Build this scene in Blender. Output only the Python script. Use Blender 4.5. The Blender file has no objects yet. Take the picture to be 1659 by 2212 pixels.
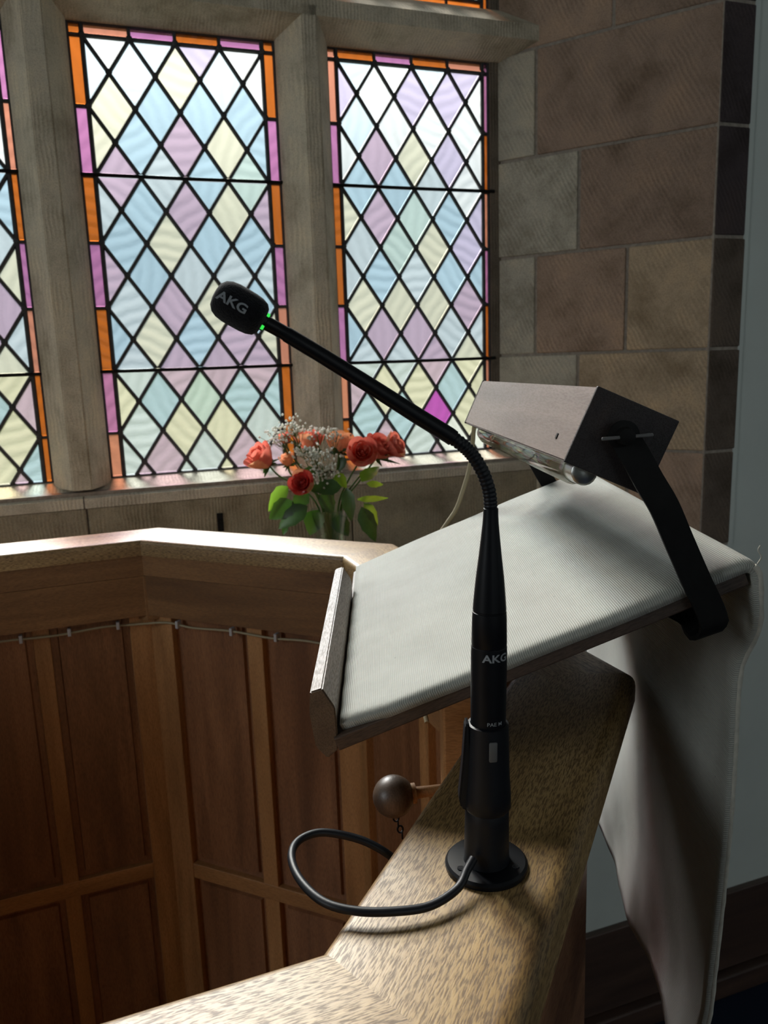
import bpy, bmesh, math, random
from mathutils import Vector, Matrix

random.seed(7)
scene = bpy.context.scene
col = scene.collection
PI = math.pi
ZC = 2.255         # eye height above the nave floor; positions below are relative to the eye, many from image pixels

# ------------------------------------------------------------------ camera
FPX, IMG_W, IMG_H = 1700.0, 1659.0, 2212.0
VVX, VVY = 1122.0 - IMG_W / 2, 9810.0 - IMG_H / 2      # nadir vanishing point seen from the image centre
dn = Vector((VVX, VVY, FPX)).normalized()
upc = -dn
yc = (Vector((0, 0, 1)) - upc * upc.z).normalized()
xc = yc.cross(upc)
Rm = Matrix((xc, yc, upc))                              # camera (right, down, forward) -> world
cam_d = bpy.data.cameras.new('camera')
cam = bpy.data.objects.new('camera', cam_d)
col.objects.link(cam)
r_, u_, b_ = Rm @ Vector((1, 0, 0)), Rm @ Vector((0, -1, 0)), Rm @ Vector((0, 0, -1))
cam.matrix_world = Matrix(((r_.x, u_.x, b_.x, 0), (r_.y, u_.y, b_.y, 0), (r_.z, u_.z, b_.z, ZC), (0, 0, 0, 1)))
cam_d.sensor_fit = 'VERTICAL'
cam_d.sensor_height = 36.0
cam_d.lens = FPX / IMG_H * 36.0
cam_d.clip_start = 0.01
cam_d.dof.use_dof = True
cam_d.dof.focus_distance = 0.66
cam_d.dof.aperture_fstop = 16.0
scene.camera = cam

# ------------------------------------------------------------------ world, sun, exposure
world = bpy.data.worlds.new('sky')
scene.world = world
world.use_nodes = True
wt = world.node_tree
wt.nodes.clear()
wo = wt.nodes.new('ShaderNodeOutputWorld')
wb = wt.nodes.new('ShaderNodeBackground')
wc = wt.nodes.new('ShaderNodeTexCoord')
ws = wt.nodes.new('ShaderNodeSeparateXYZ')
wr = wt.nodes.new('ShaderNodeValToRGB')
wr.color_ramp.elements[0].position = 0.0
wr.color_ramp.elements[0].color = (0.31, 0.38, 0.42, 1)
wr.color_ramp.elements[1].position = 1.0
wr.color_ramp.elements[1].color = (0.75, 0.95, 1.15, 1)
e = wr.color_ramp.elements.new(0.16); e.color = (0.42, 0.50, 0.54, 1)
e = wr.color_ramp.elements.new(0.34); e.color = (1.25, 1.30, 1.32, 1)
wn_ = wt.nodes.new('ShaderNodeTexNoise')
wn_.inputs['Scale'].default_value = 2.2
wn_.inputs['Detail'].default_value = 5
wm = wt.nodes.new('ShaderNodeMath'); wm.operation = 'MULTIPLY_ADD'
wm.inputs[1].default_value = 0.30
wm.inputs[2].default_value = -0.15
wa = wt.nodes.new('ShaderNodeMath'); wa.operation = 'ADD'
wt.links.new(wc.outputs['Generated'], ws.inputs[0])
wt.links.new(wc.outputs['Generated'], wn_.inputs['Vector'])
wt.links.new(wn_.outputs['Fac'], wm.inputs[0])
wt.links.new(wm.outputs[0], wa.inputs[0])
wt.links.new(ws.outputs['Z'], wa.inputs[1])
wt.links.new(wa.outputs[0], wr.inputs[0])
wt.links.new(wr.outputs[0], wb.inputs[0])
wb.inputs[1].default_value = 0.92
wt.links.new(wb.outputs[0], wo.inputs[0])

SUN_AZ, SUN_EL = 113.0, 37.0        # where the sun stands (azimuth from +x, degrees)
sun_d = bpy.data.lights.new('sun', 'SUN')
sun_d.energy = 23.0
sun_d.angle = math.radians(26.0)
sun_d.color = (1.0, 0.975, 0.92)
sun = bpy.data.objects.new('sun', sun_d)
col.objects.link(sun)
sdir = Vector((math.cos(math.radians(SUN_AZ)) * math.cos(math.radians(SUN_EL)),
               math.sin(math.radians(SUN_AZ)) * math.cos(math.radians(SUN_EL)),
               math.sin(math.radians(SUN_EL))))
sun.rotation_euler = sdir.to_track_quat('Z', 'Y').to_euler()
sun.location = (0, 6, 8)

# unseen fill: area lights added in the nave wall openings
def nave_fill_light(name, loc, look, w, h, power):
    d_ = bpy.data.lights.new(name, 'AREA')
    d_.shape = 'RECTANGLE'; d_.size = w; d_.size_y = h; d_.energy = power; d_.color = (0.90, 0.97, 1.0)
    o_ = bpy.data.objects.new(name, d_)
    col.objects.link(o_)
    o_.location = loc
    o_.rotation_euler = Vector(look).to_track_quat('-Z', 'Z').to_euler()


_n = Vector((math.cos(math.radians(109.5)), math.sin(math.radians(109.5)), 0))
_t = Vector((math.cos(math.radians(19.5)), math.sin(math.radians(19.5)), 0))
for _u in (3.08, 0.0):
    nave_fill_light('nave_fill_light', _t * _u + _n * -5.6 + Vector((0, 0, ZC + 1.1)), _n, 1.25, 3.4, 11.0)
nave_fill_light('nave_fill_light', _t * -4.05 + _n * 0.0 + Vector((0, 0, ZC + 1.1)), _t, 1.5, 3.4, 66.0)  # this window is inferred from the bright left-facing surfaces
nave_fill_light('nave_fill_light', _t * 5.80 + _n * -1.98 + Vector((0, 0, ZC + 1.1)), -_t, 1.25, 3.4, 16.0)

vs = scene.view_settings
vs.view_transform = 'Standard'
vs.look = 'None'
vs.gamma = 1.0
vs.use_curve_mapping = False
vs.exposure = 0.0
scene.cycles.use_denoising = True
scene.cycles.max_bounces = 14
scene.cycles.transparent_max_bounces = 24
scene.cycles.caustics_reflective = False
scene.cycles.sample_clamp_indirect = 6.0

# ------------------------------------------------------------------ helpers
WM = {}
TZ = Matrix.Translation((0, 0, ZC))
ID = Matrix.Identity(4)


def d2(a):
    a = math.radians(a)
    return Vector((math.cos(a), math.sin(a), 0))


def frame(o, ex, ey, ez=Vector((0, 0, 1))):
    return Matrix(((ex.x, ey.x, ez.x, o.x), (ex.y, ey.y, ez.y, o.y), (ex.z, ey.z, ez.z, o.z), (0, 0, 0, 1)))


def T(x, y, z):
    return Matrix.Translation((x, y, z))


def link(o, M=ID, parent=None):
    """M is relative to the eye; the floor offset is added here."""
    col.objects.link(o)
    G = TZ @ M
    WM[o.name] = G
    if parent is not None:
        o.parent = parent
        o.matrix_basis = WM[parent.name].inverted() @ G
    else:
        o.matrix_basis = G
    return o


def tag(o, label=None, cat=None, group=None, kind=None):
    if label: o['label'] = label
    if cat: o['category'] = cat
    if group: o['group'] = group
    if kind: o['kind'] = kind
    return o


def empty(name, x, y, z, label=None, cat=None, group=None, kind=None, parent=None):
    o = bpy.data.objects.new(name, None)
    o.empty_display_size = 0.05
    link(o, T(x, y, z), parent)
    return tag(o, label, cat, group, kind)


def mesh_of(name, verts, faces, mat, smooth=None):
    me = bpy.data.meshes.new(name)
    me.from_pydata([tuple(v) for v in verts], [], faces)
    me.validate()
    bm = bmesh.new(); bm.from_mesh(me)
    bmesh.ops.recalc_face_normals(bm, faces=bm.faces)
    bm.to_mesh(me); bm.free()
    if mat: me.materials.append(mat)
    if smooth is not None:
        me.shade_smooth()
        if smooth < 180: me.set_sharp_from_angle(angle=math.radians(smooth))
    return me


def bm_mesh(name, bm, mat, smooth=None):
    me = bpy.data.meshes.new(name)
    bmesh.ops.recalc_face_normals(bm, faces=bm.faces)
    bm.to_mesh(me); bm.free()
    if mat: me.materials.append(mat)
    if smooth is not None:
        me.shade_smooth()
        if smooth < 180: me.set_sharp_from_angle(angle=math.radians(smooth))
    return me


def add(name, me, M=ID, parent=None, color=None):
    o = bpy.data.objects.new(name, me)
    if color: o.color = (color[0], color[1], color[2], 1)
    return link(o, M, parent)


def part(name, verts, faces, mat, M=ID, parent=None, smooth=None, color=None):
    return add(name, mesh_of(name, verts, faces, mat, smooth), M, parent, color)


def box_bm(x0, x1, y0, y1, z0, z1, bev=0.0, seg=2, bm=None):
    own = bm is None
    if own: bm = bmesh.new()
    vs_ = [bm.verts.new(p) for p in ((x0, y0, z0), (x1, y0, z0), (x1, y1, z0), (x0, y1, z0),
                                     (x0, y0, z1), (x1, y0, z1), (x1, y1, z1), (x0, y1, z1))]
    fs = [bm.faces.new([vs_[i] for i in f]) for f in ((0, 3, 2, 1), (4, 5, 6, 7), (0, 1, 5, 4), (1, 2, 6, 5), (2, 3, 7, 6), (3, 0, 4, 7))]
    if bev > 0:
        es = list({e for f in fs for e in f.edges})
        bmesh.ops.bevel(bm, geom=es, offset=bev, segments=seg, profile=0.5, affect='EDGES')
    return bm


def box(name, x0, x1, y0, y1, z0, z1, mat, M=ID, parent=None, bev=0.0, seg=2, color=None, smooth=None):
    """a box whose own origin sits at its lower centre, set in the frame M"""
    cx_, cy_ = (x0 + x1) / 2, (y0 + y1) / 2
    bm = box_bm(x0 - cx_, x1 - cx_, y0 - cy_, y1 - cy_, 0, z1 - z0, bev, seg)
    return add(name, bm_mesh(name, bm, mat, smooth), M @ T(cx_, cy_, z0), parent, color)


def prism_bm(poly, z0, z1, bm=None):
    own = bm is None
    if own: bm = bmesh.new()
    a = [bm.verts.new((p[0], p[1], z0)) for p in poly]
    b = [bm.verts.new((p[0], p[1], z1)) for p in poly]
    n = len(poly)
    bm.faces.new(a[::-1]); bm.faces.new(b)
    for i in range(n):
        bm.faces.new((a[i], a[(i + 1) % n], b[(i + 1) % n], b[i]))
    return bm


def tube_data(pts, rad, n=10, cap=True):
    """swept tube; rad is a number or one per point"""
    P = [Vector(p) for p in pts]
    R_ = [rad] * len(P) if not hasattr(rad, '__len__') else list(rad)
    V, F = [], []
    t0 = (P[1] - P[0]).normalized()
    ref = Vector((0, 0, 1)) if abs(t0.z) < 0.9 else Vector((1, 0, 0))
    nrm = (ref - t0 * ref.dot(t0)).normalized()
    for i, p in enumerate(P):
        t = (P[min(i + 1, len(P) - 1)] - P[max(i - 1, 0)]).normalized()
        nrm = (nrm - t * nrm.dot(t)).normalized()
        b = t.cross(nrm)
        for k in range(n):
            a = 2 * PI * k / n
            V.append(p + (nrm * math.cos(a) + b * math.sin(a)) * R_[i])
    for i in range(len(P) - 1):
        for k in range(n):
            F.append((i * n + k, i * n + (k + 1) % n, (i + 1) * n + (k + 1) % n, (i + 1) * n + k))
    if cap:
        F.append(tuple(range(n))[::-1]); F.append(tuple((len(P) - 1) * n + k for k in range(n)))
    return V, F


def smooth_path(pts, sub=6):
    P = [Vector(p) for p in pts]
    out = []
    for i in range(len(P) - 1):
        p0, p1, p2, p3 = P[max(i - 1, 0)], P[i], P[i + 1], P[min(i + 2, len(P) - 1)]
        for s in range(sub):
            t = s / sub
            out.append(0.5 * ((2 * p1) + (p2 - p0) * t + (2 * p0 - 5 * p1 + 4 * p2 - p3) * t * t + (3 * p1 - p0 - 3 * p2 + p3) * t ** 3))
    out.append(P[-1])
    return out


def lathe_data(prof, n=32):
    """prof: list of (radius, z)"""
    V, F = [], []
    for r, z in prof:
        for k in range(n):
            a = 2 * PI * k / n
            V.append(Vector((r * math.cos(a), r * math.sin(a), z)))
    for i in range(len(prof) - 1):
        for k in range(n):
            F.append((i * n + k, i * n + (k + 1) % n, (i + 1) * n + (k + 1) % n, (i + 1) * n + k))
    F.append(tuple(range(n))[::-1]); F.append(tuple((len(prof) - 1) * n + k for k in range(n)))
    return V, F


def merge(*vf):
    V, F = [], []
    for v, f in vf:
        o = len(V); V += list(v); F += [tuple(i + o for i in q) for q in f]
    return V, F


def axis_frame(p, ez, hint=Vector((0, -1, 0))):
    ez = ez.normalized()
    ey = -(hint - ez * hint.dot(ez)).normalized()      # local -y looks along hint
    ex = ey.cross(ez)
    return frame(Vector(p), ex, ey, ez)


# ------------------------------------------------------------------ materials
def new_mat(name):
    m = bpy.data.materials.new(name)
    m.use_nodes = True
    nt = m.node_tree
    nt.nodes.clear()
    out = nt.nodes.new('ShaderNodeOutputMaterial')
    return m, nt, out


def N(nt, typ, **kw):
    n = nt.nodes.new(typ)
    for k, v in kw.items():
        if k.startswith('_'): setattr(n, k[1:], v)
        else: n.inputs[k].default_value = v
    return n


def coords(nt, scale=(1, 1, 1), rot=(0, 0, 0), src='Object', rnd=0.0):
    tc = N(nt, 'ShaderNodeTexCoord')
    mp = N(nt, 'ShaderNodeMapping')
    mp.inputs['Scale'].default_value = scale
    mp.inputs['Rotation'].default_value = rot
    nt.links.new(tc.outputs[src], mp.inputs['Vector'])
    if rnd:
        oi = N(nt, 'ShaderNodeObjectInfo')
        ml = N(nt, 'ShaderNodeMath', _operation='MULTIPLY'); ml.inputs[1].default_value = rnd
        nt.links.new(oi.outputs['Random'], ml.inputs[0])
        cb = N(nt, 'ShaderNodeCombineXYZ')
        for i in range(3): nt.links.new(ml.outputs[0], cb.inputs[i])
        nt.links.new(cb.outputs[0], mp.inputs['Location'])
    return mp.outputs[0]


def ramp(nt, fac, stops):
    r = N(nt, 'ShaderNodeValToRGB')
    els = r.color_ramp.elements
    els[0].position, els[0].color = stops[0][0], (*stops[0][1], 1)
    els[1].position, els[1].color = stops[-1][0], (*stops[-1][1], 1)
    for p, c in stops[1:-1]:
        e_ = els.new(p); e_.color = (*c, 1)
    nt.links.new(fac, r.inputs[0])
    return r.outputs[0]


def mixc(nt, fac, a, b, mode='MIX'):
    m = N(nt, 'ShaderNodeMix', _data_type='RGBA', _blend_type=mode)
    for s, v in ((m.inputs[0], fac), (m.inputs[6], a), (m.inputs[7], b)):
        if hasattr(v, 'links') or hasattr(v, 'is_linked'): nt.links.new(v, s)
        elif isinstance(v, tuple): s.default_value = (*v, 1) if len(v) == 3 else v
        else: s.default_value = v
    return m.outputs[2]


def wood(name, dark, mid, light, rough=0.38, scale=1.0, pores=0.5, coat=0.25, bump=0.25, crough=0.32):
    m, nt, out = new_mat(name)
    b = N(nt, 'ShaderNodeBsdfPrincipled', Roughness=rough)
    b.inputs['Coat Weight'].default_value = coat
    b.inputs['Coat Roughness'].default_value = crough
    v = coords(nt, (1.6 * scale, 16 * scale, 16 * scale), rnd=9)
    n1 = N(nt, 'ShaderNodeTexNoise', Scale=1.3, Detail=6, Roughness=0.6, Distortion=0.6)
    nt.links.new(v, n1.inputs['Vector'])
    base = ramp(nt, n1.outputs['Fac'], [(0.3, dark), (0.52, mid), (0.72, light)])
    v2 = coords(nt, (120 * scale, 900 * scale, 900 * scale), rnd=5)          # short open-pore flecks along the grain
    n2 = N(nt, 'ShaderNodeTexNoise', Scale=1.0, Detail=3, Roughness=0.55)
    nt.links.new(v2, n2.inputs['Vector'])
    pk = ramp(nt, n2.outputs['Fac'], [(0.40, (0, 0, 0)), (0.56, (1, 1, 1))])
    dk = mixc(nt, 1.0, base, (0.26, 0.21, 0.16), 'MULTIPLY')
    fm = N(nt, 'ShaderNodeMath', _operation='MULTIPLY_ADD'); fm.inputs[1].default_value = pores; fm.inputs[2].default_value = 1 - pores
    nt.links.new(pk, fm.inputs[0])
    c = mixc(nt, fm.outputs[0], dk, base)
    nt.links.new(c, b.inputs['Base Color'])
    bp = N(nt, 'ShaderNodeBump', Strength=bump, Distance=0.0006)
    nt.links.new(n2.outputs['Fac'], bp.inputs['Height'])
    nt.links.new(bp.outputs[0], b.inputs['Normal'])
    rr = N(nt, 'ShaderNodeMath', _operation='MULTIPLY_ADD'); rr.inputs[1].default_value = -0.18; rr.inputs[2].default_value = rough + 0.16
    nt.links.new(pk, rr.inputs[0]); nt.links.new(rr.outputs[0], b.inputs['Roughness'])
    nt.links.new(b.outputs[0], out.inputs[0])
    return m


def stone(name, tool_rot=0.0, tool_scale=95.0, tool=0.5, pits=0.3):
    """dressed sandstone; the colour of each block comes from the object"""
    m, nt, out = new_mat(name)
    b = N(nt, 'ShaderNodeBsdfPrincipled', Roughness=0.9)
    b.inputs['Specular IOR Level'].default_value = 0.2
    oi = N(nt, 'ShaderNodeObjectInfo')
    v = coords(nt, (1, 1, 1), rnd=7)
    n1 = N(nt, 'ShaderNodeTexNoise', Scale=7, Detail=8, Roughness=0.62)
    nt.links.new(v, n1.inputs['Vector'])
    sh = ramp(nt, n1.outputs['Fac'], [(0.3, (0.62, 0.60, 0.56)), (0.5, (1.0, 1.0, 1.0)), (0.72, (1.28, 1.22, 1.12))])
    c = mixc(nt, 1.0, oi.outputs['Color'], sh, 'MULTIPLY')
    n3 = N(nt, 'ShaderNodeTexNoise', Scale=260, Detail=3, Roughness=0.7)
    nt.links.new(v, n3.inputs['Vector'])
    sp = ramp(nt, n3.outputs['Fac'], [(0.28, (0.7, 0.68, 0.66)), (0.5, (1, 1, 1)), (0.75, (1.15, 1.13, 1.1))])
    c = mixc(nt, 1.0, c, sp, 'MULTIPLY')
    vw = coords(nt, (1, 1, 1), rot=(0, tool_rot, 0))
    w = N(nt, 'ShaderNodeTexWave', Scale=tool_scale, Distortion=5.0, Detail=3)
    w.inputs['Detail Scale'].default_value = 0.6
    nt.links.new(vw, w.inputs['Vector'])
    tl = ramp(nt, w.outputs['Fac'], [(0.2, (0.84, 0.83, 0.82)), (0.8, (1.06, 1.06, 1.05))])
    n4 = N(nt, 'ShaderNodeTexNoise', Scale=11, Detail=3)
    nt.links.new(v, n4.inputs['Vector'])
    tf = N(nt, 'ShaderNodeMapRange'); tf.inputs[1].default_value = 0.38; tf.inputs[2].default_value = 0.62; tf.inputs[3].default_value = 0.0; tf.inputs[4].default_value = tool * 1.6
    nt.links.new(n4.outputs['Fac'], tf.inputs[0])
    c = mixc(nt, tf.outputs[0], c, mixc(nt, 1.0, c, tl, 'MULTIPLY'))
    nt.links.new(c, b.inputs['Base Color'])
    h = N(nt, 'ShaderNodeMath', _operation='MULTIPLY_ADD')
    nt.links.new(tf.outputs[0], h.inputs[1]); nt.links.new(w.outputs['Fac'], h.inputs[0]); nt.links.new(n3.outputs['Fac'], h.inputs[2])
    bp = N(nt, 'ShaderNodeBump', Strength=0.6, Distance=0.003)
    nt.links.new(h.outputs[0], bp.inputs['Height'])
    nt.links.new(bp.outputs[0], b.inputs['Normal'])
    nt.links.new(b.outputs[0], out.inputs[0])
    return m


def plain(name, colr, rough=0.5, metal=0.0, noise=0.0, nscale=40, bump=0.0, spec=0.5, sheen=0.0):
    m, nt, out = new_mat(name)
    b = N(nt, 'ShaderNodeBsdfPrincipled', Roughness=rough, Metallic=metal)
    b.inputs['Base Color'].default_value = (*colr, 1)
    b.inputs['Specular IOR Level'].default_value = spec
    if sheen: b.inputs['Sheen Weight'].default_value = sheen
    if noise or bump:
        v = coords(nt, (1, 1, 1), rnd=4)
        n1 = N(nt, 'ShaderNodeTexNoise', Scale=nscale, Detail=5, Roughness=0.6)
        nt.links.new(v, n1.inputs['Vector'])
        lo = tuple(x * (1 - noise) for x in colr); hi = tuple(x * (1 + noise) for x in colr)
        nt.links.new(ramp(nt, n1.outputs['Fac'], [(0.3, lo), (0.7, hi)]), b.inputs['Base Color'])
        if bump:
            bp = N(nt, 'ShaderNodeBump', Strength=bump, Distance=0.001)
            nt.links.new(n1.outputs['Fac'], bp.inputs['Height'])
            nt.links.new(bp.outputs[0], b.inputs['Normal'])
    nt.links.new(b.outputs[0], out.inputs[0])
    return m


def glass_pane():
    """cathedral glass: tint per object, partly clear and partly scattering, hand-rolled ripples"""
    m, nt, out = new_mat('cathedral_glass')
    oi = N(nt, 'ShaderNodeObjectInfo')
    rot = N(nt, 'ShaderNodeVectorRotate', _rotation_type='Y_AXIS')
    tc = N(nt, 'ShaderNodeTexCoord')
    ml = N(nt, 'ShaderNodeMath', _operation='MULTIPLY'); ml.inputs[1].default_value = 6.283
    nt.links.new(oi.outputs['Random'], ml.inputs[0]); nt.links.new(ml.outputs[0], rot.inputs['Angle'])
    nt.links.new(tc.outputs['Object'], rot.inputs['Vector'])
    w = N(nt, 'ShaderNodeTexWave', Scale=9, Distortion=7.0, Detail=3.0)
    w.inputs['Detail Scale'].default_value = 0.45
    nt.links.new(rot.outputs[0], w.inputs['Vector'])
    n1 = N(nt, 'ShaderNodeTexNoise', Scale=120, Detail=4, Roughness=0.6)
    nt.links.new(rot.outputs[0], n1.inputs['Vector'])
    h = N(nt, 'ShaderNodeMath', _operation='MULTIPLY_ADD'); h.inputs[1].default_value = 0.5
    nt.links.new(n1.outputs['Fac'], h.inputs[0]); nt.links.new(w.outputs['Fac'], h.inputs[2])
    bp = N(nt, 'ShaderNodeBump', Strength=0.9, Distance=0.004)
    nt.links.new(h.outputs[0], bp.inputs['Height'])
    shade = ramp(nt, h.outputs[0], [(0.15, (0.965, 0.965, 0.965)), (0.6, (1, 1, 1)), (1.2, (1.01, 1.01, 1.01))])
    c = mixc(nt, 1.0, oi.outputs['Color'], shade, 'MULTIPLY')
    tr = N(nt, 'ShaderNodeBsdfTransparent'); nt.links.new(c, tr.inputs[0])
    tl = N(nt, 'ShaderNodeBsdfTranslucent'); nt.links.new(c, tl.inputs[0]); nt.links.new(bp.outputs[0], tl.inputs['Normal'])
    mx = N(nt, 'ShaderNodeMixShader'); mx.inputs[0].default_value = 0.045
    nt.links.new(tr.outputs[0], mx.inputs[1]); nt.links.new(tl.outputs[0], mx.inputs[2])
    gl = N(nt, 'ShaderNodeBsdfGlossy', Roughness=0.12); nt.links.new(bp.outputs[0], gl.inputs['Normal'])
    m2 = N(nt, 'ShaderNodeMixShader'); m2.inputs[0].default_value = 0.035
    nt.links.new(mx.outputs[0], m2.inputs[1]); nt.links.new(gl.outputs[0], m2.inputs[2])
    nt.links.new(m2.outputs[0], out.inputs[0])
    return m


def clear_glass(name, tint=(0.95, 0.98, 0.96)):
    m, nt, out = new_mat(name)
    g = N(nt, 'ShaderNodeBsdfGlass', Roughness=0.0, IOR=1.45); g.inputs[0].default_value = (*tint, 1)
    t = N(nt, 'ShaderNodeBsdfTransparent'); t.inputs[0].default_value = (*tint, 1)
    mx = N(nt, 'ShaderNodeMixShader'); mx.inputs[0].default_value = 0.3
    nt.links.new(g.outputs[0], mx.inputs[1]); nt.links.new(t.outputs[0], mx.inputs[2])
    nt.links.new(mx.outputs[0], out.inputs[0])
    return m


def leafy(name, colr, trans, tcol, rough=0.45, var=0.25):
    m, nt, out = new_mat(name)
    b = N(nt, 'ShaderNodeBsdfPrincipled', Roughness=rough)
    v = coords(nt, (1, 1, 1), rnd=6)
    n1 = N(nt, 'ShaderNodeTexNoise', Scale=60, Detail=4)
    nt.links.new(v, n1.inputs['Vector'])
    lo = tuple(x * (1 - var) for x in colr); hi = tuple(x * (1 + var) for x in colr)
    nt.links.new(ramp(nt, n1.outputs['Fac'], [(0.3, lo), (0.7, hi)]), b.inputs['Base Color'])
    t = N(nt, 'ShaderNodeBsdfTranslucent'); t.inputs[0].default_value = (*tcol, 1)
    mx = N(nt, 'ShaderNodeMixShader'); mx.inputs[0].default_value = trans
    nt.links.new(b.outputs[0], mx.inputs[1]); nt.links.new(t.outputs[0], mx.inputs[2])
    nt.links.new(mx.outputs[0], out.inputs[0])
    return m


def cloth_mat():
    m, nt, out = new_mat('ribbed_ivory_cloth')
    b = N(nt, 'ShaderNodeBsdfPrincipled', Roughness=0.62)
    b.inputs['Sheen Weight'].default_value = 0.25
    b.inputs['Specular IOR Level'].default_value = 0.35
    v = coords(nt, (1, 1, 1), src='UV')
    w = N(nt, 'ShaderNodeTexWave', Scale=165, Distortion=0.25, Detail=1, _bands_direction='X')
    nt.links.new(v, w.inputs['Vector'])
    n1 = N(nt, 'ShaderNodeTexNoise', Scale=14, Detail=6, Roughness=0.6)
    nt.links.new(v, n1.inputs['Vector'])
    c = ramp(nt, n1.outputs['Fac'], [(0.3, (0.36, 0.36, 0.32)), (0.55, (0.425, 0.43, 0.39)), (0.75, (0.48, 0.485, 0.44))])
    dk = mixc(nt, 1.0, c, (0.74, 0.74, 0.73), 'MULTIPLY')
    c = mixc(nt, w.outputs['Fac'], dk, c)
    n5 = N(nt, 'ShaderNodeTexNoise', Scale=230, Detail=1)
    nt.links.new(v, n5.inputs['Vector'])
    sp = ramp(nt, n5.outputs['Fac'], [(0.20, (0.25, 0.22, 0.18)), (0.225, (1, 1, 1))])
    c = mixc(nt, 1.0, c, sp, 'MULTIPLY')
    nt.links.new(c, b.inputs['Base Color'])
    bp = N(nt, 'ShaderNodeBump', Strength=0.5, Distance=0.0008)
    nt.links.new(w.outputs['Fac'], bp.inputs['Height'])
    b2 = N(nt, 'ShaderNodeBump', Strength=0.25, Distance=0.004)
    nt.links.new(n1.outputs['Fac'], b2.inputs['Height']); nt.links.new(bp.outputs[0], b2.inputs['Normal'])
    nt.links.new(b2.outputs[0], b.inputs['Normal'])
    t = N(nt, 'ShaderNodeBsdfTranslucent'); t.inputs[0].default_value = (0.72, 0.68, 0.58, 1)
    mx = N(nt, 'ShaderNodeMixShader'); mx.inputs[0].default_value = 0.10
    nt.links.new(b.outputs[0], mx.inputs[1]); nt.links.new(t.outputs[0], mx.inputs[2])
    nt.links.new(mx.outputs[0], out.inputs[0])
    return m


def emit(name, colr, s):
    m, nt, out = new_mat(name)
    em = N(nt, 'ShaderNodeEmission', Strength=s); em.inputs[0].default_value = (*colr, 1)
    nt.links.new(em.outputs[0], out.inputs[0])
    return m


M = {}
M['oak'] = wood('honey_oak', (0.20, 0.115, 0.040), (0.35, 0.222, 0.085), (0.48, 0.325, 0.140), rough=0.46, pores=0.85, coat=0.22, crough=0.36)
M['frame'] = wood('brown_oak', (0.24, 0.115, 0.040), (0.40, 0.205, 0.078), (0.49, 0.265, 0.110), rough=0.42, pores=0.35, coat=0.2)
M['fascia'] = wood('dimmed_fascia_oak', (0.13, 0.060, 0.020), (0.22, 0.110, 0.040), (0.29, 0.150, 0.058), rough=0.42, pores=0.35, coat=0.2)  # brown oak darkened, as less light reaches here than the stiles
M['panel'] = wood('dark_panel_oak', (0.15, 0.066, 0.030), (0.26, 0.120, 0.055), (0.36, 0.175, 0.082), rough=0.36, pores=0.4, coat=0.35, scale=0.8)
M['stain'] = wood('dark_stained_oak', (0.030, 0.014, 0.009), (0.055, 0.028, 0.018), (0.085, 0.045, 0.030), rough=0.40, pores=0.12, coat=0.7, bump=0.05, crough=0.55)
M['endshade'] = wood('shaded_lamp_end', (0.010, 0.007, 0.007), (0.018, 0.012, 0.012), (0.032, 0.020, 0.017), rough=0.6, pores=0.3, coat=0.0)  # lamp wood with the shade of its unlit ends put into the colour
M['boardwood'] = wood('dark_board_oak', (0.040, 0.024, 0.016), (0.075, 0.046, 0.031), (0.11, 0.07, 0.048), rough=0.5, pores=0.5, coat=0.05)
M['knobwood'] = wood('turned_dark_oak', (0.055, 0.034, 0.022), (0.10, 0.064, 0.042), (0.15, 0.10, 0.068), rough=0.40, pores=0.4, coat=0.3)
M['lampwood'] = wood('brown_lamp_oak', (0.10, 0.068, 0.055), (0.155, 0.112, 0.093), (0.21, 0.155, 0.13), rough=0.55, pores=0.15, coat=0.05, bump=0.05)
M['lipwood'] = wood('worn_board_oak', (0.07, 0.043, 0.027), (0.13, 0.085, 0.053), (0.20, 0.14, 0.09), rough=0.48, pores=0.45, coat=0.15)
M['stone'] = stone('tooled_sandstone', tool_rot=0.5, tool_scale=24, tool=0.5)
M['stonev'] = stone('upright_tooled_sandstone', tool_rot=0.0, tool_scale=30, tool=0.45)
M['mortar'] = plain('mortar', (0.29, 0.25, 0.21), 0.95, noise=0.25, nscale=60, bump=0.4, spec=0.1)
M['plaster'] = plain('painted_plaster', (0.56, 0.60, 0.565), 0.85, noise=0.03, nscale=6, bump=0.08, spec=0.2)
M['carpet'] = plain('navy_carpet', (0.012, 0.018, 0.035), 0.95, noise=0.4, nscale=300, bump=0.5, spec=0.1)
M['glass'] = glass_pane()
M['lead'] = plain('lead_came', (0.045, 0.045, 0.047), 0.6, metal=0.3, noise=0.3, nscale=80, bump=0.2)
M['iron'] = plain('black_iron', (0.006, 0.0058, 0.0058), 0.6, metal=0.0, noise=0.3, nscale=70, bump=0.25, spec=0.15)
M['black'] = plain('satin_black_metal', (0.0045, 0.005, 0.007), 0.40, noise=0.1, nscale=90, spec=0.22)
M['rubber'] = plain('black_rubber', (0.005, 0.006, 0.009), 0.45, spec=0.3)
M['foam'] = plain('black_foam', (0.007, 0.007, 0.009), 1.0, noise=0.6, nscale=900, bump=1.0, spec=0.1, sheen=0.15)
M['ink'] = plain('grey_lettering', (0.26, 0.28, 0.30), 0.6)
M['stud'] = plain('dull_grey_plastic', (0.10, 0.10, 0.10), 0.5)
M['steel'] = plain('bright_steel', (0.55, 0.55, 0.53), 0.3, metal=1.0)
M['led'] = emit('green_led', (0.05, 0.9, 0.10), 0.9)
M['cloth'] = cloth_mat()
M['hem'] = plain('ivory_hem', (0.46, 0.44, 0.38), 0.8, noise=0.15, nscale=120, bump=0.6, spec=0.2)
M['beige'] = plain('beige_flex', (0.30, 0.25, 0.15), 0.5)
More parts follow.
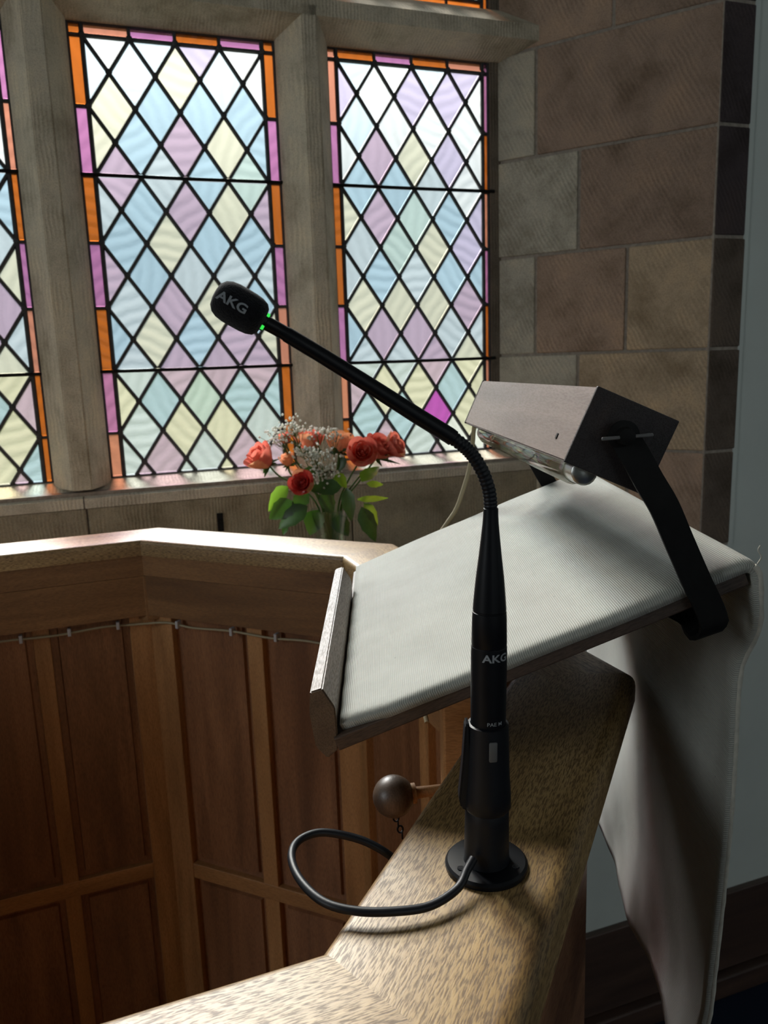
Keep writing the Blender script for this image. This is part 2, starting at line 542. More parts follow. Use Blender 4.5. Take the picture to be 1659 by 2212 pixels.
M['clip'] = plain('grey_plastic', (0.42, 0.42, 0.43), 0.5)
M['clear'] = clear_glass('clear_glass')
M['tube'] = clear_glass('lamp_tube_glass', (0.97, 0.98, 0.93))
M['water'] = clear_glass('water', (0.93, 0.97, 0.90))
M['leaf'] = leafy('rose_leaf', (0.026, 0.062, 0.018), 0.10, (0.10, 0.28, 0.02), rough=0.35)
M['leafbright'] = leafy('bright_rose_leaf', (0.09, 0.20, 0.02), 0.55, (0.34, 0.62, 0.04), rough=0.4)  # brighter and more translucent than the other leaves
M['stem'] = leafy('green_stem', (0.07, 0.15, 0.03), 0.15, (0.2, 0.4, 0.05))
M['petal'] = leafy('coral_petal', (0.74, 0.20, 0.15), 0.38, (0.92, 0.27, 0.18), rough=0.55)
M['petalred'] = leafy('red_coral_petal', (0.62, 0.10, 0.10), 0.30, (0.85, 0.12, 0.08), rough=0.55)
M['petalpeach'] = leafy('peach_petal', (0.85, 0.42, 0.24), 0.45, (0.98, 0.52, 0.26), rough=0.55)
M['floret'] = leafy('white_floret', (0.80, 0.82, 0.76), 0.5, (0.85, 0.88, 0.8), rough=0.7, var=0.1)
M['grass'] = plain('churchyard_grass', (0.072, 0.080, 0.062), 1.0, noise=0.2, nscale=3, spec=0.0)
M['ceil'] = plain('limewashed_ceiling', (0.40, 0.38, 0.34), 0.9, noise=0.05, nscale=5)

BEIGE = (0.55, 0.49, 0.38)
GREYB = (0.44, 0.405, 0.33)
RED = (0.31, 0.222, 0.168)
RED2 = (0.38, 0.27, 0.20)
TAN = (0.47, 0.36, 0.245)

# ------------------------------------------------------------------ the place: frames
CAM_SCALE = 1.1                                          # stonework, walls and floor level scaled about the camera to clear the pulpit


def wbox(name, x0, x1, y0, y1, z0, z1, mat, M=ID, parent=None, bev=0.0, seg=2, color=None):
    return box(name, x0 * CAM_SCALE, x1 * CAM_SCALE, y0 * CAM_SCALE, y1 * CAM_SCALE, z0 * CAM_SCALE, z1 * CAM_SCALE, mat, M, parent, bev, seg, color)


def wv(x, y, z):
    return Vector((x * CAM_SCALE, y * CAM_SCALE, z * CAM_SCALE))


nw, tw, DW = d2(109.5), d2(19.5), 2.25
FW = frame(nw * DW * CAM_SCALE, tw, nw)                       # window frame: x along the wall, y outwards, z up
SP0 = Vector((0.36758, 2.51708, 0))
FS = frame(SP0 * CAM_SCALE, d2(-33.5), d2(56.5))              # splayed stone reveal: x towards the room
SPLAY = 0.633
DPL = 1.7445                                      # plane of the plaster wall
FP = frame(nw * DPL * CAM_SCALE, tw, nw)
FLOOR, CEIL = -ZC / CAM_SCALE, 3.4
U_IN_R, U_OUT_R = 1.1867, 1.5676
UMID = 0.271
U_IN_L, U_OUT_L = 2 * UMID - U_IN_R, 2 * UMID - U_OUT_R
NOSE = -0.11                                      # front of mullions, in front of the glass

floor = wbox('floor', -3.6, 5.2, -5.2, DPL + 0.9, FLOOR - 0.06, FLOOR, M['carpet'], frame(Vector((0, 0, 0)), tw, nw))
tag(floor, 'dark navy carpet of the nave floor', 'floor', kind='structure')
ceil = wbox('ceiling', -3.6, 5.2, -5.2, DPL + 0.9, CEIL, CEIL + 0.1, M['ceil'], frame(Vector((0, 0, 0)), tw, nw))
tag(ceil, 'pale church ceiling', 'ceiling', kind='structure')
ground = wbox('ground_outside', -200, 200, 3.2, 400, FLOOR - 0.5, FLOOR - 0.4, M['grass'], frame(Vector((0, 0, 0)), tw, nw))
tag(ground, 'sunlit grass outside the windows', 'ground', kind='structure')

# plaster nave walls (local frame FP: y = 0 is the inner face)
wr_ = empty('wall_right', *(FP @ wv(2.6, 0, FLOOR)), 'grey painted plaster wall right of the stone window bay', 'wall', kind='structure')
wbox('plaster', U_OUT_R + 0.02, 5.2, 0.0, 0.25, FLOOR, CEIL, M['plaster'], FP, wr_)
wl_ = empty('wall_left', *(FP @ wv(-2.2, 0, FLOOR)), 'painted plaster wall left of the stone window bay', 'wall', kind='structure')
wbox('plaster', -3.6, U_OUT_L - 0.02, 0.0, 0.25, FLOOR, CEIL, M['plaster'], FP, wl_)
wh_ = empty('wall_above', *(FP @ wv(UMID, 0, 2.35)), 'plaster wall above the window bay', 'wall', kind='structure')
wbox('plaster', U_OUT_L - 0.02, U_OUT_R + 0.02, 0.0, 0.25, 2.35, CEIL, M['plaster'], FP, wh_)
wbox('soffit', U_OUT_L - 0.3, U_OUT_R + 0.3, 0.25, 0.75, 2.35, 2.55, M['plaster'], FP, wh_)


def wall_with_openings(name, label, F, x0, x1, opens):
    """a plastered wall with tall window openings (x0, x1, z0, z1)"""
    w_ = empty(name, *(F @ wv((x0 + x1) / 2, 0, FLOOR)), label, 'wall', kind='structure')
    xs = x0
    for a, b, z0, z1 in opens:
        wbox('plaster', xs, a, 0, 0.3, FLOOR, CEIL, M['plaster'], F, w_)
        wbox('plaster', a, b, 0, 0.3, FLOOR, z0, M['plaster'], F, w_)
        wbox('plaster', a, b, 0, 0.3, z1, CEIL, M['plaster'], F, w_)
        xs = b
    wbox('plaster', xs, x1, 0, 0.3, FLOOR, CEIL, M['plaster'], F, w_)
    return w_


FB = frame(nw * -5.0 * CAM_SCALE, tw * -1, nw * -1)                        # wall behind the photographer
wall_with_openings('wall_back', 'plaster wall behind the viewer with two openings added for fill light', FB, -5.2, 3.6, [(-3.4, -2.2, -0.6, 2.6), (-0.6, 0.6, -0.6, 2.6)])
FL = frame(tw * -3.6 * CAM_SCALE, nw, tw * -1)
wall_with_openings('wall_west', 'plaster wall far left with a tall window', FL, -5.0, DPL + 0.25, [(-0.7, 0.7, -0.6, 2.6)])
FR = frame(tw * 5.2 * CAM_SCALE, nw * -1, tw)
wall_with_openings('wall_east', 'plaster wall far right with an opening added for fill light', FR, -DPL - 0.25, 5.0, [(1.2, 2.4, -0.6, 2.6)])

# dark skirting on the plaster wall: two boards with a moulded step
bb = empty('baseboard_right', *(FP @ wv(2.0, 0, FLOOR)), 'tall dark wooden skirting along the plaster wall', 'skirting', kind='structure')
wbox('skirting_board', U_OUT_R - 1.6, 5.0, -0.022, 0.0, -1.965, -1.690, M['stain'], FP, bb, bev=0.004)
wbox('skirting_plinth', U_OUT_R - 1.6, 5.0, -0.045, 0.0, FLOOR, -1.975, M['stain'], FP, bb, bev=0.006)
# the plaster continues under the stone bay down to the skirting
wb_ = empty('wall_below_bay', *(FP @ wv(UMID, 0, FLOOR)), 'plaster wall under the stone window bay', 'wall', kind='structure')
wbox('plaster', U_OUT_L - 0.02, U_OUT_R + 0.02, 0.0, 0.44, FLOOR, -0.60, M['plaster'], FP, wb_)

# stone ledge of the bay, level with the foot of the stonework
lg = empty('trim_1', *(FW @ wv(UMID, -0.2, -0.60)), 'deep stone ledge at the foot of the window bay', 'ledge', kind='structure')
wbox('ledge_stone', U_OUT_L - 0.02, U_OUT_R + 0.0, -0.5055, 0.10, -0.60, -0.556, M['stonev'], FW, lg, bev=0.004, color=BEIGE)

# ------------------------------------------------------------------ splayed reveal, block by block
JO = 0.008
CZ = [2.35, 1.990, 1.706, 1.422, 1.138, 0.852, 0.562, 0.286, -0.004, -0.285, -0.556]


def splay(name, F, mirror, label):
    w_ = empty(name, *(F @ wv(SPLAY / 2, 0.1, -0.56)), label, 'wall', kind='structure')
    wbox('mortar_core', 0.0, SPLAY - 0.006, 0.0035, 0.20, -0.60, 2.35, M['mortar'], F, w_)
    joints = {4: [0.351], 5: [0.131], 6: [0.262], 7: [0.132, 0.404], 8: [0.266], 9: [0.150, 0.420], 3: [0.14, 0.40], 2: [0.30], 1: [0.13, 0.42], 0: [0.25]}
    cols = {4: [RED2, RED], 5: [GREYB, RED], 6: [GREYB, RED], 7: [GREYB, RED2, TAN], 8: [GREYB, TAN], 9: [BEIGE, TAN, RED2], 3: [GREYB, RED, RED2], 2: [RED2, RED], 1: [GREYB, RED, TAN], 0: [GREYB, RED]}
    for c in range(len(CZ) - 1):
        xs = [0.0] + joints[c] + [SPLAY]
        for i in range(len(xs) - 1):
            a = xs[i] + (JO / 2 if i else 0.0)
            b = xs[i + 1] - (JO / 2 if i < len(xs) - 2 else 0.0)
            proud = random.uniform(-0.003, 0.001)
            kk = random.uniform(0.93, 1.07)
            wbox('stone_block', a, b, proud, 0.10, CZ[c + 1] + JO / 2, CZ[c] - JO / 2, M['stone'], F, w_, bev=0.004, seg=2,
                color=tuple(v * kk for v in cols[c][i]))
    return w_


splay('wall_splay', FS, False, 'splayed window reveal of red and buff sandstone blocks')
# left reveal, mirrored about the middle of the bay
pL0 = FW @ wv(U_IN_L, 0, 0)
pL1 = FP @ wv(U_OUT_L, 0, 0)
exl = (pL0 - pL1).normalized(); exl.z = 0
FSL = frame(Vector((pL1.x, pL1.y, 0)), exl, Vector((-exl.y, exl.x, 0)))
splay('wall_splay_left', FSL, True, 'left splayed window reveal of sandstone blocks')

# quoin stones turning on to the plaster wall
q_ = empty('trim_2', *(FP @ wv(U_OUT_R + 0.06, 0, -0.55)), 'narrow strip of stone quoins edging the plaster wall', 'quoin', kind='structure')
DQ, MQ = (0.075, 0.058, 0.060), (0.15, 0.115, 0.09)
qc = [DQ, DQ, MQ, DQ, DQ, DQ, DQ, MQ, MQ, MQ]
for c in range(len(CZ) - 1):
    wbox('quoin_stone', U_OUT_R - 0.002, U_OUT_R + 0.098 + random.uniform(-0.004, 0.006), -0.004, 0.05, CZ[c + 1] + JO / 2, CZ[c] - JO / 2, M['stone'], FP, q_, bev=0.004,
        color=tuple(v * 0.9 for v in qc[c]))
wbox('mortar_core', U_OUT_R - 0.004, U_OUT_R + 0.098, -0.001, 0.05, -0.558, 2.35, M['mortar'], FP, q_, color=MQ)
wbox('lime_edge', U_OUT_R + 0.094, U_OUT_R + 0.110, -0.003, 0.05, -0.562, 2.35, M['plaster'], FP, q_)

# ------------------------------------------------------------------ window stonework
GB, GT = -0.295, 0.836            # glass of the lower lights
UB, UT = 0.974, 2.16              # glass of the upper lights
LIGHTS = [(-0.624, -0.131), (0.012, 0.530), (0.672, 1.166)]
ws_ = empty('wall_window', *(FW @ wv(UMID, -0.1, -0.56)), 'buff stone window wall with chamfered mullions and transom', 'wall', kind='structure')


def mullion(u0, u1, z0, z1, nosew=0.040):
    m_ = (u0 + u1) / 2
    poly = [(u0, 0.03), (u0, -0.018), (m_ - nosew / 2, NOSE), (m_ + nosew / 2, NOSE), (u1, -0.018), (u1, 0.03)]
    bm = prism_bm([(p[0] * CAM_SCALE, p[1] * CAM_SCALE) for p in poly], z0 * CAM_SCALE, z1 * CAM_SCALE)
    bmesh.ops.bevel(bm, geom=[e for e in bm.edges if abs(e.verts[0].co.z - e.verts[1].co.z) > 0.1], offset=0.003, segments=2, affect='EDGES')
    return add('mullion', bm_mesh('mullion', bm, M['stonev']), FW, ws_, BEIGE)


for z0, z1 in ((GB - 0.012, GT + 0.055), (UB - 0.055, UT)):
    mullion(LIGHTS[0][1], LIGHTS[1][0], z0, z1, 0.046)
    mullion(LIGHTS[1][1], LIGHTS[2][0], z0, z1)
# jamb slips between the last light and the reveals
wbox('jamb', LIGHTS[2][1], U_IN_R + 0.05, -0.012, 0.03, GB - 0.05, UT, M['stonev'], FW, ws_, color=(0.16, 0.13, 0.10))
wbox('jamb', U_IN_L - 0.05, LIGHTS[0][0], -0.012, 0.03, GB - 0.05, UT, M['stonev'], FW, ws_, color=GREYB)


def splay_u(y):                    # how far the reveal has opened at depth y in front of the glass
    return -y * (U_OUT_R - U_IN_R) / (DW - DPL)


def long_stone(name, prof, u0, u1, color, mat='stonev'):
    """prof: (y, z) profile swept along the wall; ends follow the splayed reveals when they reach them"""
    V, F = [], []
    for end, uu in enumerate((u0, u1)):
        for y, z in prof:
            V.append((uu * CAM_SCALE, y * CAM_SCALE, z * CAM_SCALE))
    n = len(prof)
    F.append(tuple(range(n))); F.append(tuple(range(n, 2 * n))[::-1])
    for i in range(n):
        F.append((i, (i + 1) % n, n + (i + 1) % n, n + i))
    me = mesh_of(name, V, F, M[mat])
    return add(name, me, FW, ws_, color)


cut = [U_IN_L - 0.02, -0.060, 0.601, U_IN_R + 0.03]
TRP = [(0.03, GT), (-0.015, GT), (NOSE, 0.868), (NOSE, 0.908), (-0.015, UB), (0.03, UB)]
SLP = [(0.03, GB), (-0.005, GB), (NOSE - 0.002, GB - 0.034), (NOSE - 0.002, GB - 0.060), (0.03, GB - 0.060)]
for i in range(3):
    e0 = 0.0 if i else -0.10
    e1 = 0.0 if i < 2 else 0.10
    long_stone('transom', TRP, cut[i] + e0, cut[i + 1] + e1, BEIGE)
    long_stone('sill_stone', SLP, cut[i] + 0.0015 + e0, cut[i + 1] - 0.0015 + e1, (0.58 - 0.02 * i, 0.53 - 0.02 * i, 0.43 - 0.015 * i))
long_stone('lintel', [(0.03, UT), (-0.015, UT), (-0.30, 2.36), (0.03, 2.5)], U_IN_L - 0.3, U_IN_R + 0.3, BEIGE)
wbox('mortar_core', U_IN_L - 0.1, U_IN_R + 0.1, NOSE + 0.012, 0.05, -0.556, GB - 0.02, M['mortar'], FW, ws_)
bs = [U_IN_L - 0.12, -0.055, 0.66, U_IN_R + 0.14]
for i in range(3):
    wbox('apron_stone', bs[i] + 0.002, bs[i + 1] - 0.002, NOSE, 0.03, -0.556, GB - 0.061, M['stonev'], FW, ws_, bev=0.003,
        color=((0.31, 0.268, 0.195), (0.34, 0.295, 0.212), (0.32, 0.275, 0.20))[i])

# ------------------------------------------------------------------ leaded windows, pane by pane
TINT = {'W': (0.95, 0.98, 0.97), 'B': (0.52, 0.70, 0.80), 'L': (0.76, 0.89, 0.95), 'Y': (0.82, 0.80, 0.62), 'P': (0.64, 0.49, 0.61),
        'V': (0.68, 0.61, 0.79), 'S': (0.67, 0.76, 0.79), 'G': (0.61, 0.75, 0.69), 'M': (0.58, 0.12, 0.56),
        'o': (0.54, 0.14, 0.02), 'p': (0.52, 0.20, 0.41), 'r': (0.68, 0.27, 0.17), 'y': (0.85, 0.62, 0.05)}


def clip(poly, a, b, c):
    """keep a*x + b*y <= c"""
    out = []
    for i in range(len(poly)):
        p, q = poly[i], poly[(i + 1) % len(poly)]
        dp, dq = a * p[0] + b * p[1] - c, a * q[0] + b * q[1] - c
        if dp <= 0: out.append(p)
        if (dp < 0) != (dq < 0) and dp != dq:
            t = dp / (dp - dq)
            out.append((p[0] + (q[0] - p[0]) * t, p[1] + (q[1] - p[1]) * t))
    return out


def area(p):
    return 0.5 * sum(p[i][0] * p[(i + 1) % len(p)][1] - p[(i + 1) % len(p)][0] * p[i][1] for i in range(len(p)))


def inset(poly, dist):
    if area(poly) < 0: poly = poly[::-1]
    res = list(poly)
    n = len(poly)
    for i in range(n):
        p, q = poly[i], poly[(i + 1) % n]
        ex, ey = q[0] - p[0], q[1] - p[1]
        l = math.hypot(ex, ey)
        if l < 1e-7: continue
        nx, ny = ey / l, -ex / l           # outward normal
        res = clip(res, nx, ny, nx * p[0] + ny * p[1] - dist)
        if len(res) < 3: return []
    return res


def pane(poly, code, parent):
    poly = inset(poly, 0.0042)
    if len(poly) < 3 or abs(area(poly)) < 2e-5: return None
    cu = sum(p[0] for p in poly) / len(poly); cz = sum(p[1] for p in poly) / len(poly)
    n = len(poly)
    V = [((p[0] - cu) * CAM_SCALE, y, (p[1] - cz) * CAM_SCALE) for y in (-0.0016, 0.0016) for p in poly]
    F = [tuple(range(n)), tuple(range(n, 2 * n))[::-1]] + [(i, n + i, n + (i + 1) % n, (i + 1) % n) for i in range(n)]
    t = TINT[code]
    k = random.uniform(0.95, 1.04)
    c = tuple(min(1.0, math.sqrt(max(0.0, v * k))) for v in t)
    o = part('pane', V, F, M['glass'], FW @ T(cu * CAM_SCALE, random.uniform(-0.0006, 0.0006), cz * CAM_SCALE), parent, color=c)
    return o


def bar(a, b, w, d=0.0045):
    """flat lead strip from a to b in the (u, z) plane"""
    dx, dz = b[0] - a[0], b[1] - a[1]
    l = math.hypot(dx, dz)
    if l < 1e-4: return [], []
    nx, nz = -dz / l * w / 2, dx / l * w / 2
    V = []
    for y in (-d, d):
        k = 0.55 if y < 0 else 1.0
        for s, p in ((-1, a), (1, a), (1, b), (-1, b)):
            V.append((p[0] + nx * s * k, y, p[1] + nz * s * k))
    for s, p in ((-1, a), (1, a), (1, b), (-1, b)):
        V.append((p[0] + nx * s, 0.0, p[1] + nz * s))
    F = [(0, 1, 2, 3), (4, 7, 6, 5), (0, 3, 11, 8), (8, 11, 7, 4), (1, 9, 10, 2), (9, 5, 6, 10), (0, 8, 9, 1), (8, 4, 5, 9), (3, 2, 10, 11), (11, 10, 6, 7)]
    return V, F


def seg_clip(p, q, x0, x1, z0, z1):
    t0, t1 = 0.0, 1.0
    dx, dz = q[0] - p[0], q[1] - p[1]
    for pp, qq in ((-dx, p[0] - x0), (dx, x1 - p[0]), (-dz, p[1] - z0), (dz, z1 - p[1])):
        if abs(pp) < 1e-9:
            if qq < 0: return None
        else:
            r = qq / pp
            if pp < 0: t0 = max(t0, r)
            else: t1 = min(t1, r)
    if t0 >= t1: return None
    return (p[0] + dx * t0, p[1] + dz * t0), (p[0] + dx * t1, p[1] + dz * t1)


def leaded_window(name, label, gl, zb, zt, lat, zr0, dz, nrow, cells, left, right, top, bars, bottom=None):
    """gl: glass extent in u; lat: (first lattice line, pitch); cells[r]: colour codes; bars: half-rows with a saddle bar"""
    w_ = empty(name, *(FW @ wv((gl[0] + gl[1]) / 2, 0, zb)), label, 'window', kind='structure')
    uL, pit = lat
    uR = uL + 4 * pit
    zI = zr0
    zLow = zb if bottom is None else zb + 0.022
    lead = []
    zrow = lambda r: zr0 - dz * r
    splitz = sorted([zrow(b) for b in bars])
    for r in range(nrow):
        odd = r % 2
        xs = [0, 1, 2, 3, 4] if odd else [0.5, 1.5, 2.5, 3.5]
        for i, c in enumerate(xs):
            code = cells[r][i] if r < len(cells) and i < len(cells[r]) else random.choice('BSYPGS')
            cxu, czz = uL + c * pit, zrow(r)
            poly = [(cxu - pit / 2, czz), (cxu, czz - dz), (cxu + pit / 2, czz), (cxu, czz + dz)]
            for a, b, cc in ((-1, 0, -uL), (1, 0, uR), (0, -1, -zLow), (0, 1, zI)):
                poly = clip(poly, a, b, cc)
                if len(poly) < 3: break
            if len(poly) < 3: continue
            pieces = [poly]
            for sz in splitz:
                nxt = []
                for q in pieces:
                    zs = [p[1] for p in q]
                    if min(zs) < sz - 0.004 and max(zs) > sz + 0.004:
                        nxt += [clip(q, 0, 1, sz), clip(q, 0, -1, -sz)]
                    else: nxt.append(q)
                pieces = nxt
            for q in pieces:
                if len(q) >= 3: pane(q, code, w_)
    # border strips
    zs = [zt] + [zrow(r) for r in range(2, nrow, 2) if zrow(r) > zb + 0.03] + [zb]
    for side, codes in ((0, left), (1, right)):
        x0, x1 = (gl[0], uL) if side == 0 else (uR, gl[1])
        for i in range(len(zs) - 1):
            pane([(x0, zs[i + 1]), (x1, zs[i + 1]), (x1, zs[i]), (x0, zs[i])], codes[i % len(codes)], w_)
            lead.append(bar((x0, zs[i + 1]), (x1, zs[i + 1]), 0.010))
    for i in range(4):
        pane([(uL + i * pit, zI), (uL + (i + 1) * pit, zI), (uL + (i + 1) * pit, zt), (uL + i * pit, zt)], top[i], w_)
        lead.append(bar((uL + (i + 1) * pit, zI), (uL + (i + 1) * pit, zt), 0.009))
        if bottom:
            pane([(uL + i * pit, zb), (uL + (i + 1) * pit, zb), (uL + (i + 1) * pit, zLow), (uL + i * pit, zLow)], bottom[i], w_)
            lead.append(bar((uL + (i + 1) * pit, zb), (uL + (i + 1) * pit, zLow), 0.009))
    # lead cames: lattice, then the frame lines
    for k in range(-nrow, nrow + 5):
        for sgn in (1, -1):
            p = (uL + k * pit, zI)
            q = (uL + k * pit + sgn * pit * nrow / 2, zI - dz * nrow)
            s = seg_clip(p, q, uL, uR, zLow, zI)
            if s: lead.append(bar(s[0], s[1], 0.0100))
    for x in (uL, uR): lead.append(bar((x, zb), (x, zt), 0.0115, 0.005))
    for x in (gl[0], gl[1]): lead.append(bar((x, zb), (x, zt), 0.012, 0.005))
    lead.append(bar((gl[0], zI), (gl[1], zI), 0.0095, 0.005)); lead.append(bar((gl[0], zt), (gl[1], zt), 0.008, 0.005))
    lead.append(bar((gl[0], zb), (gl[1], zb), 0.012, 0.005))
    if bottom: lead.append(bar((uL, zLow), (uR, zLow), 0.0105, 0.005))
    V, F = merge(*lead)
    V = [wv(*v) for v in V]
    part('lead_came', V, F, M['lead'], FW, w_)
    # solder joints where the cames cross
    V, F = [], []
    for r in range(nrow):
        if zrow(r) < zLow: break
        for c in ([0, 1, 2, 3, 4] if r % 2 == 0 else [0.5, 1.5, 2.5, 3.5]):
            a, b = lathe_data([(0.0085, 0.0), (0.0085, 0.0045), (0.005, 0.0065)], 8)
            o = len(V)
            V += [wv(uL + c * pit + v.x, -v.z, zrow(r) + v.y) for v in a]
            F += [tuple(i + o for i in f) for f in b]
    so = part('solder_joints', V, F, M['lead'], FW, w_)
    tag(so, kind='stuff')
    for b in bars:
        V, F = tube_data([wv(gl[0] - 0.012, -0.012, zrow(b)), wv((gl[0] + gl[1]) / 2, -0.012, zrow(b) - 0.001), wv(gl[1] + 0.012, -0.012, zrow(b))], 0.0052, 8)
        part('saddle_bar', V, F, M['iron'], FW, w_, smooth=60)
    return w_


C1 = ['WLVW', 'LLYLW', 'YBBB', 'YBPYB', 'PSBG', 'SBPYP', 'BYBB', 'PBSSS', 'SPYB', 'BYBPY', 'SPPP', 'YBGBB', 'SYYS', 'SPSPP', 'PSYB']
C2 = ['LWLV', 'VWVVW', 'LWWW', 'WPYVW', 'BBSW', 'YPGBV', 'SGYV', 'SBSBB', 'YYYP', 'BPPSS', 'SSPY', 'PYYBY', 'BBMY', 'SPSWW', 'YWPW']
C0 = ['WLBW', 'LWYBP', 'BYWL', 'LPBYW', 'YBPB', 'SYBSB', 'BPYS', 'YSBPY', 'BYSP', 'PBYPS', 'SPBY', 'BYSBP', 'YPSY', 'BSPYB', 'SYBP']
ROW = dict(zr0=0.808, dz=0.0818, nrow=15)
leaded_window('window_1', 'left leaded window of diamond panes, cut by the frame edge', LIGHTS[0], GB, GT, (-0.600, 0.1115), cells=C0,
              left='oproopr', right='proproop'[0:1] + 'roproo', top='poro', bars=(4, 10), **ROW)
leaded_window('window_2', 'middle leaded window of pastel diamond panes with orange and violet border', LIGHTS[1], GB, GT, (0.047, 0.1123), cells=C1,
              left='opopopr', right='opoproo', top='rpop', bars=(4, 10), **ROW)
leaded_window('window_3', 'right leaded window of pastel diamond panes beside the sandstone reveal', LIGHTS[2], GB, GT, (0.701, 0.1114), cells=C2,
              left='rpoopro', right='porporr', top='opor', bars=(4, 10), **ROW)
UROW = dict(zr0=2.14, dz=0.0818, nrow=14)
random.seed(21)
for k, (nm, lb) in enumerate((('window_4', 'upper leaded window over the left light'), ('window_5', 'upper leaded window over the middle light'), ('window_6', 'upper leaded window above the transom at the top right'))):
    leaded_window(nm, lb, LIGHTS[k], UB, UT, ((-0.600, 0.1115), (0.047, 0.1123), (0.701, 0.1114))[k], cells=[], left='opropor', right='proporo' if k < 2 else 'prooooo',
                  top='opro', bars=(5, 10), bottom='poro' if k < 2 else 'oroo', **UROW)
random.seed(11)

# iron peg in the apron stone
peg = empty('iron_peg', *(FW @ wv(0.282, NOSE, -0.42)), 'small dark iron peg fixed to the stone under the middle window', 'peg')
wbox('plate', 0.274, 0.290, NOSE - 0.006, NOSE + 0.002, -0.450, -0.400, M['iron'], FW, peg, bev=0.0015)
wbox('pin', 0.278, 0.286, NOSE - 0.012, NOSE - 0.005, -0.425, -0.415, M['iron'], FW, peg, bev=0.002)

# ------------------------------------------------------------------ the pulpit
TH, H = 110.73, 0.37
DK = {0: 4.7267 * H, 1: 3.5209 * H, 2: 1.1938 * H, 3: -0.6122 * H, 4: -1.1631 * H}
RW = 0.1335
PF = -1.66                                          # pulpit floor


def nk(k): return d2(TH - 45 * k)
def tk(k): return d2(TH - 45 * k - 90)


def isect(k, dk, j, dj):
    a, b = nk(k), nk(j)
    det = a.x * b.y - a.y * b.x
    return Vector(((dk * b.y - dj * a.y) / det, (a.x * dj - b.x * dk) / det, 0))


v3 = isect(0, DK[0], 1, DK[1])
v0 = isect(3, DK[3], 4, DK[4])
DK[-1] = (v3 - tk(0) * 0.493).dot(nk(-1))
DK[5] = (v0 + tk(4) * 0.50).dot(nk(5))
DK[-2] = -(DK[2] - 1.27)
DK[6] = DK[-2]
pulpit = empty('pulpit', -0.35, 0.95, PF, 'octagonal panelled oak pulpit with a broad honey-coloured handrail', 'pulpit')


def corner(k, off):
    """corner between side k and side k + 1, pushed outwards by off"""
    return isect(k, DK[k] + off, k + 1, DK[k + 1] + off)


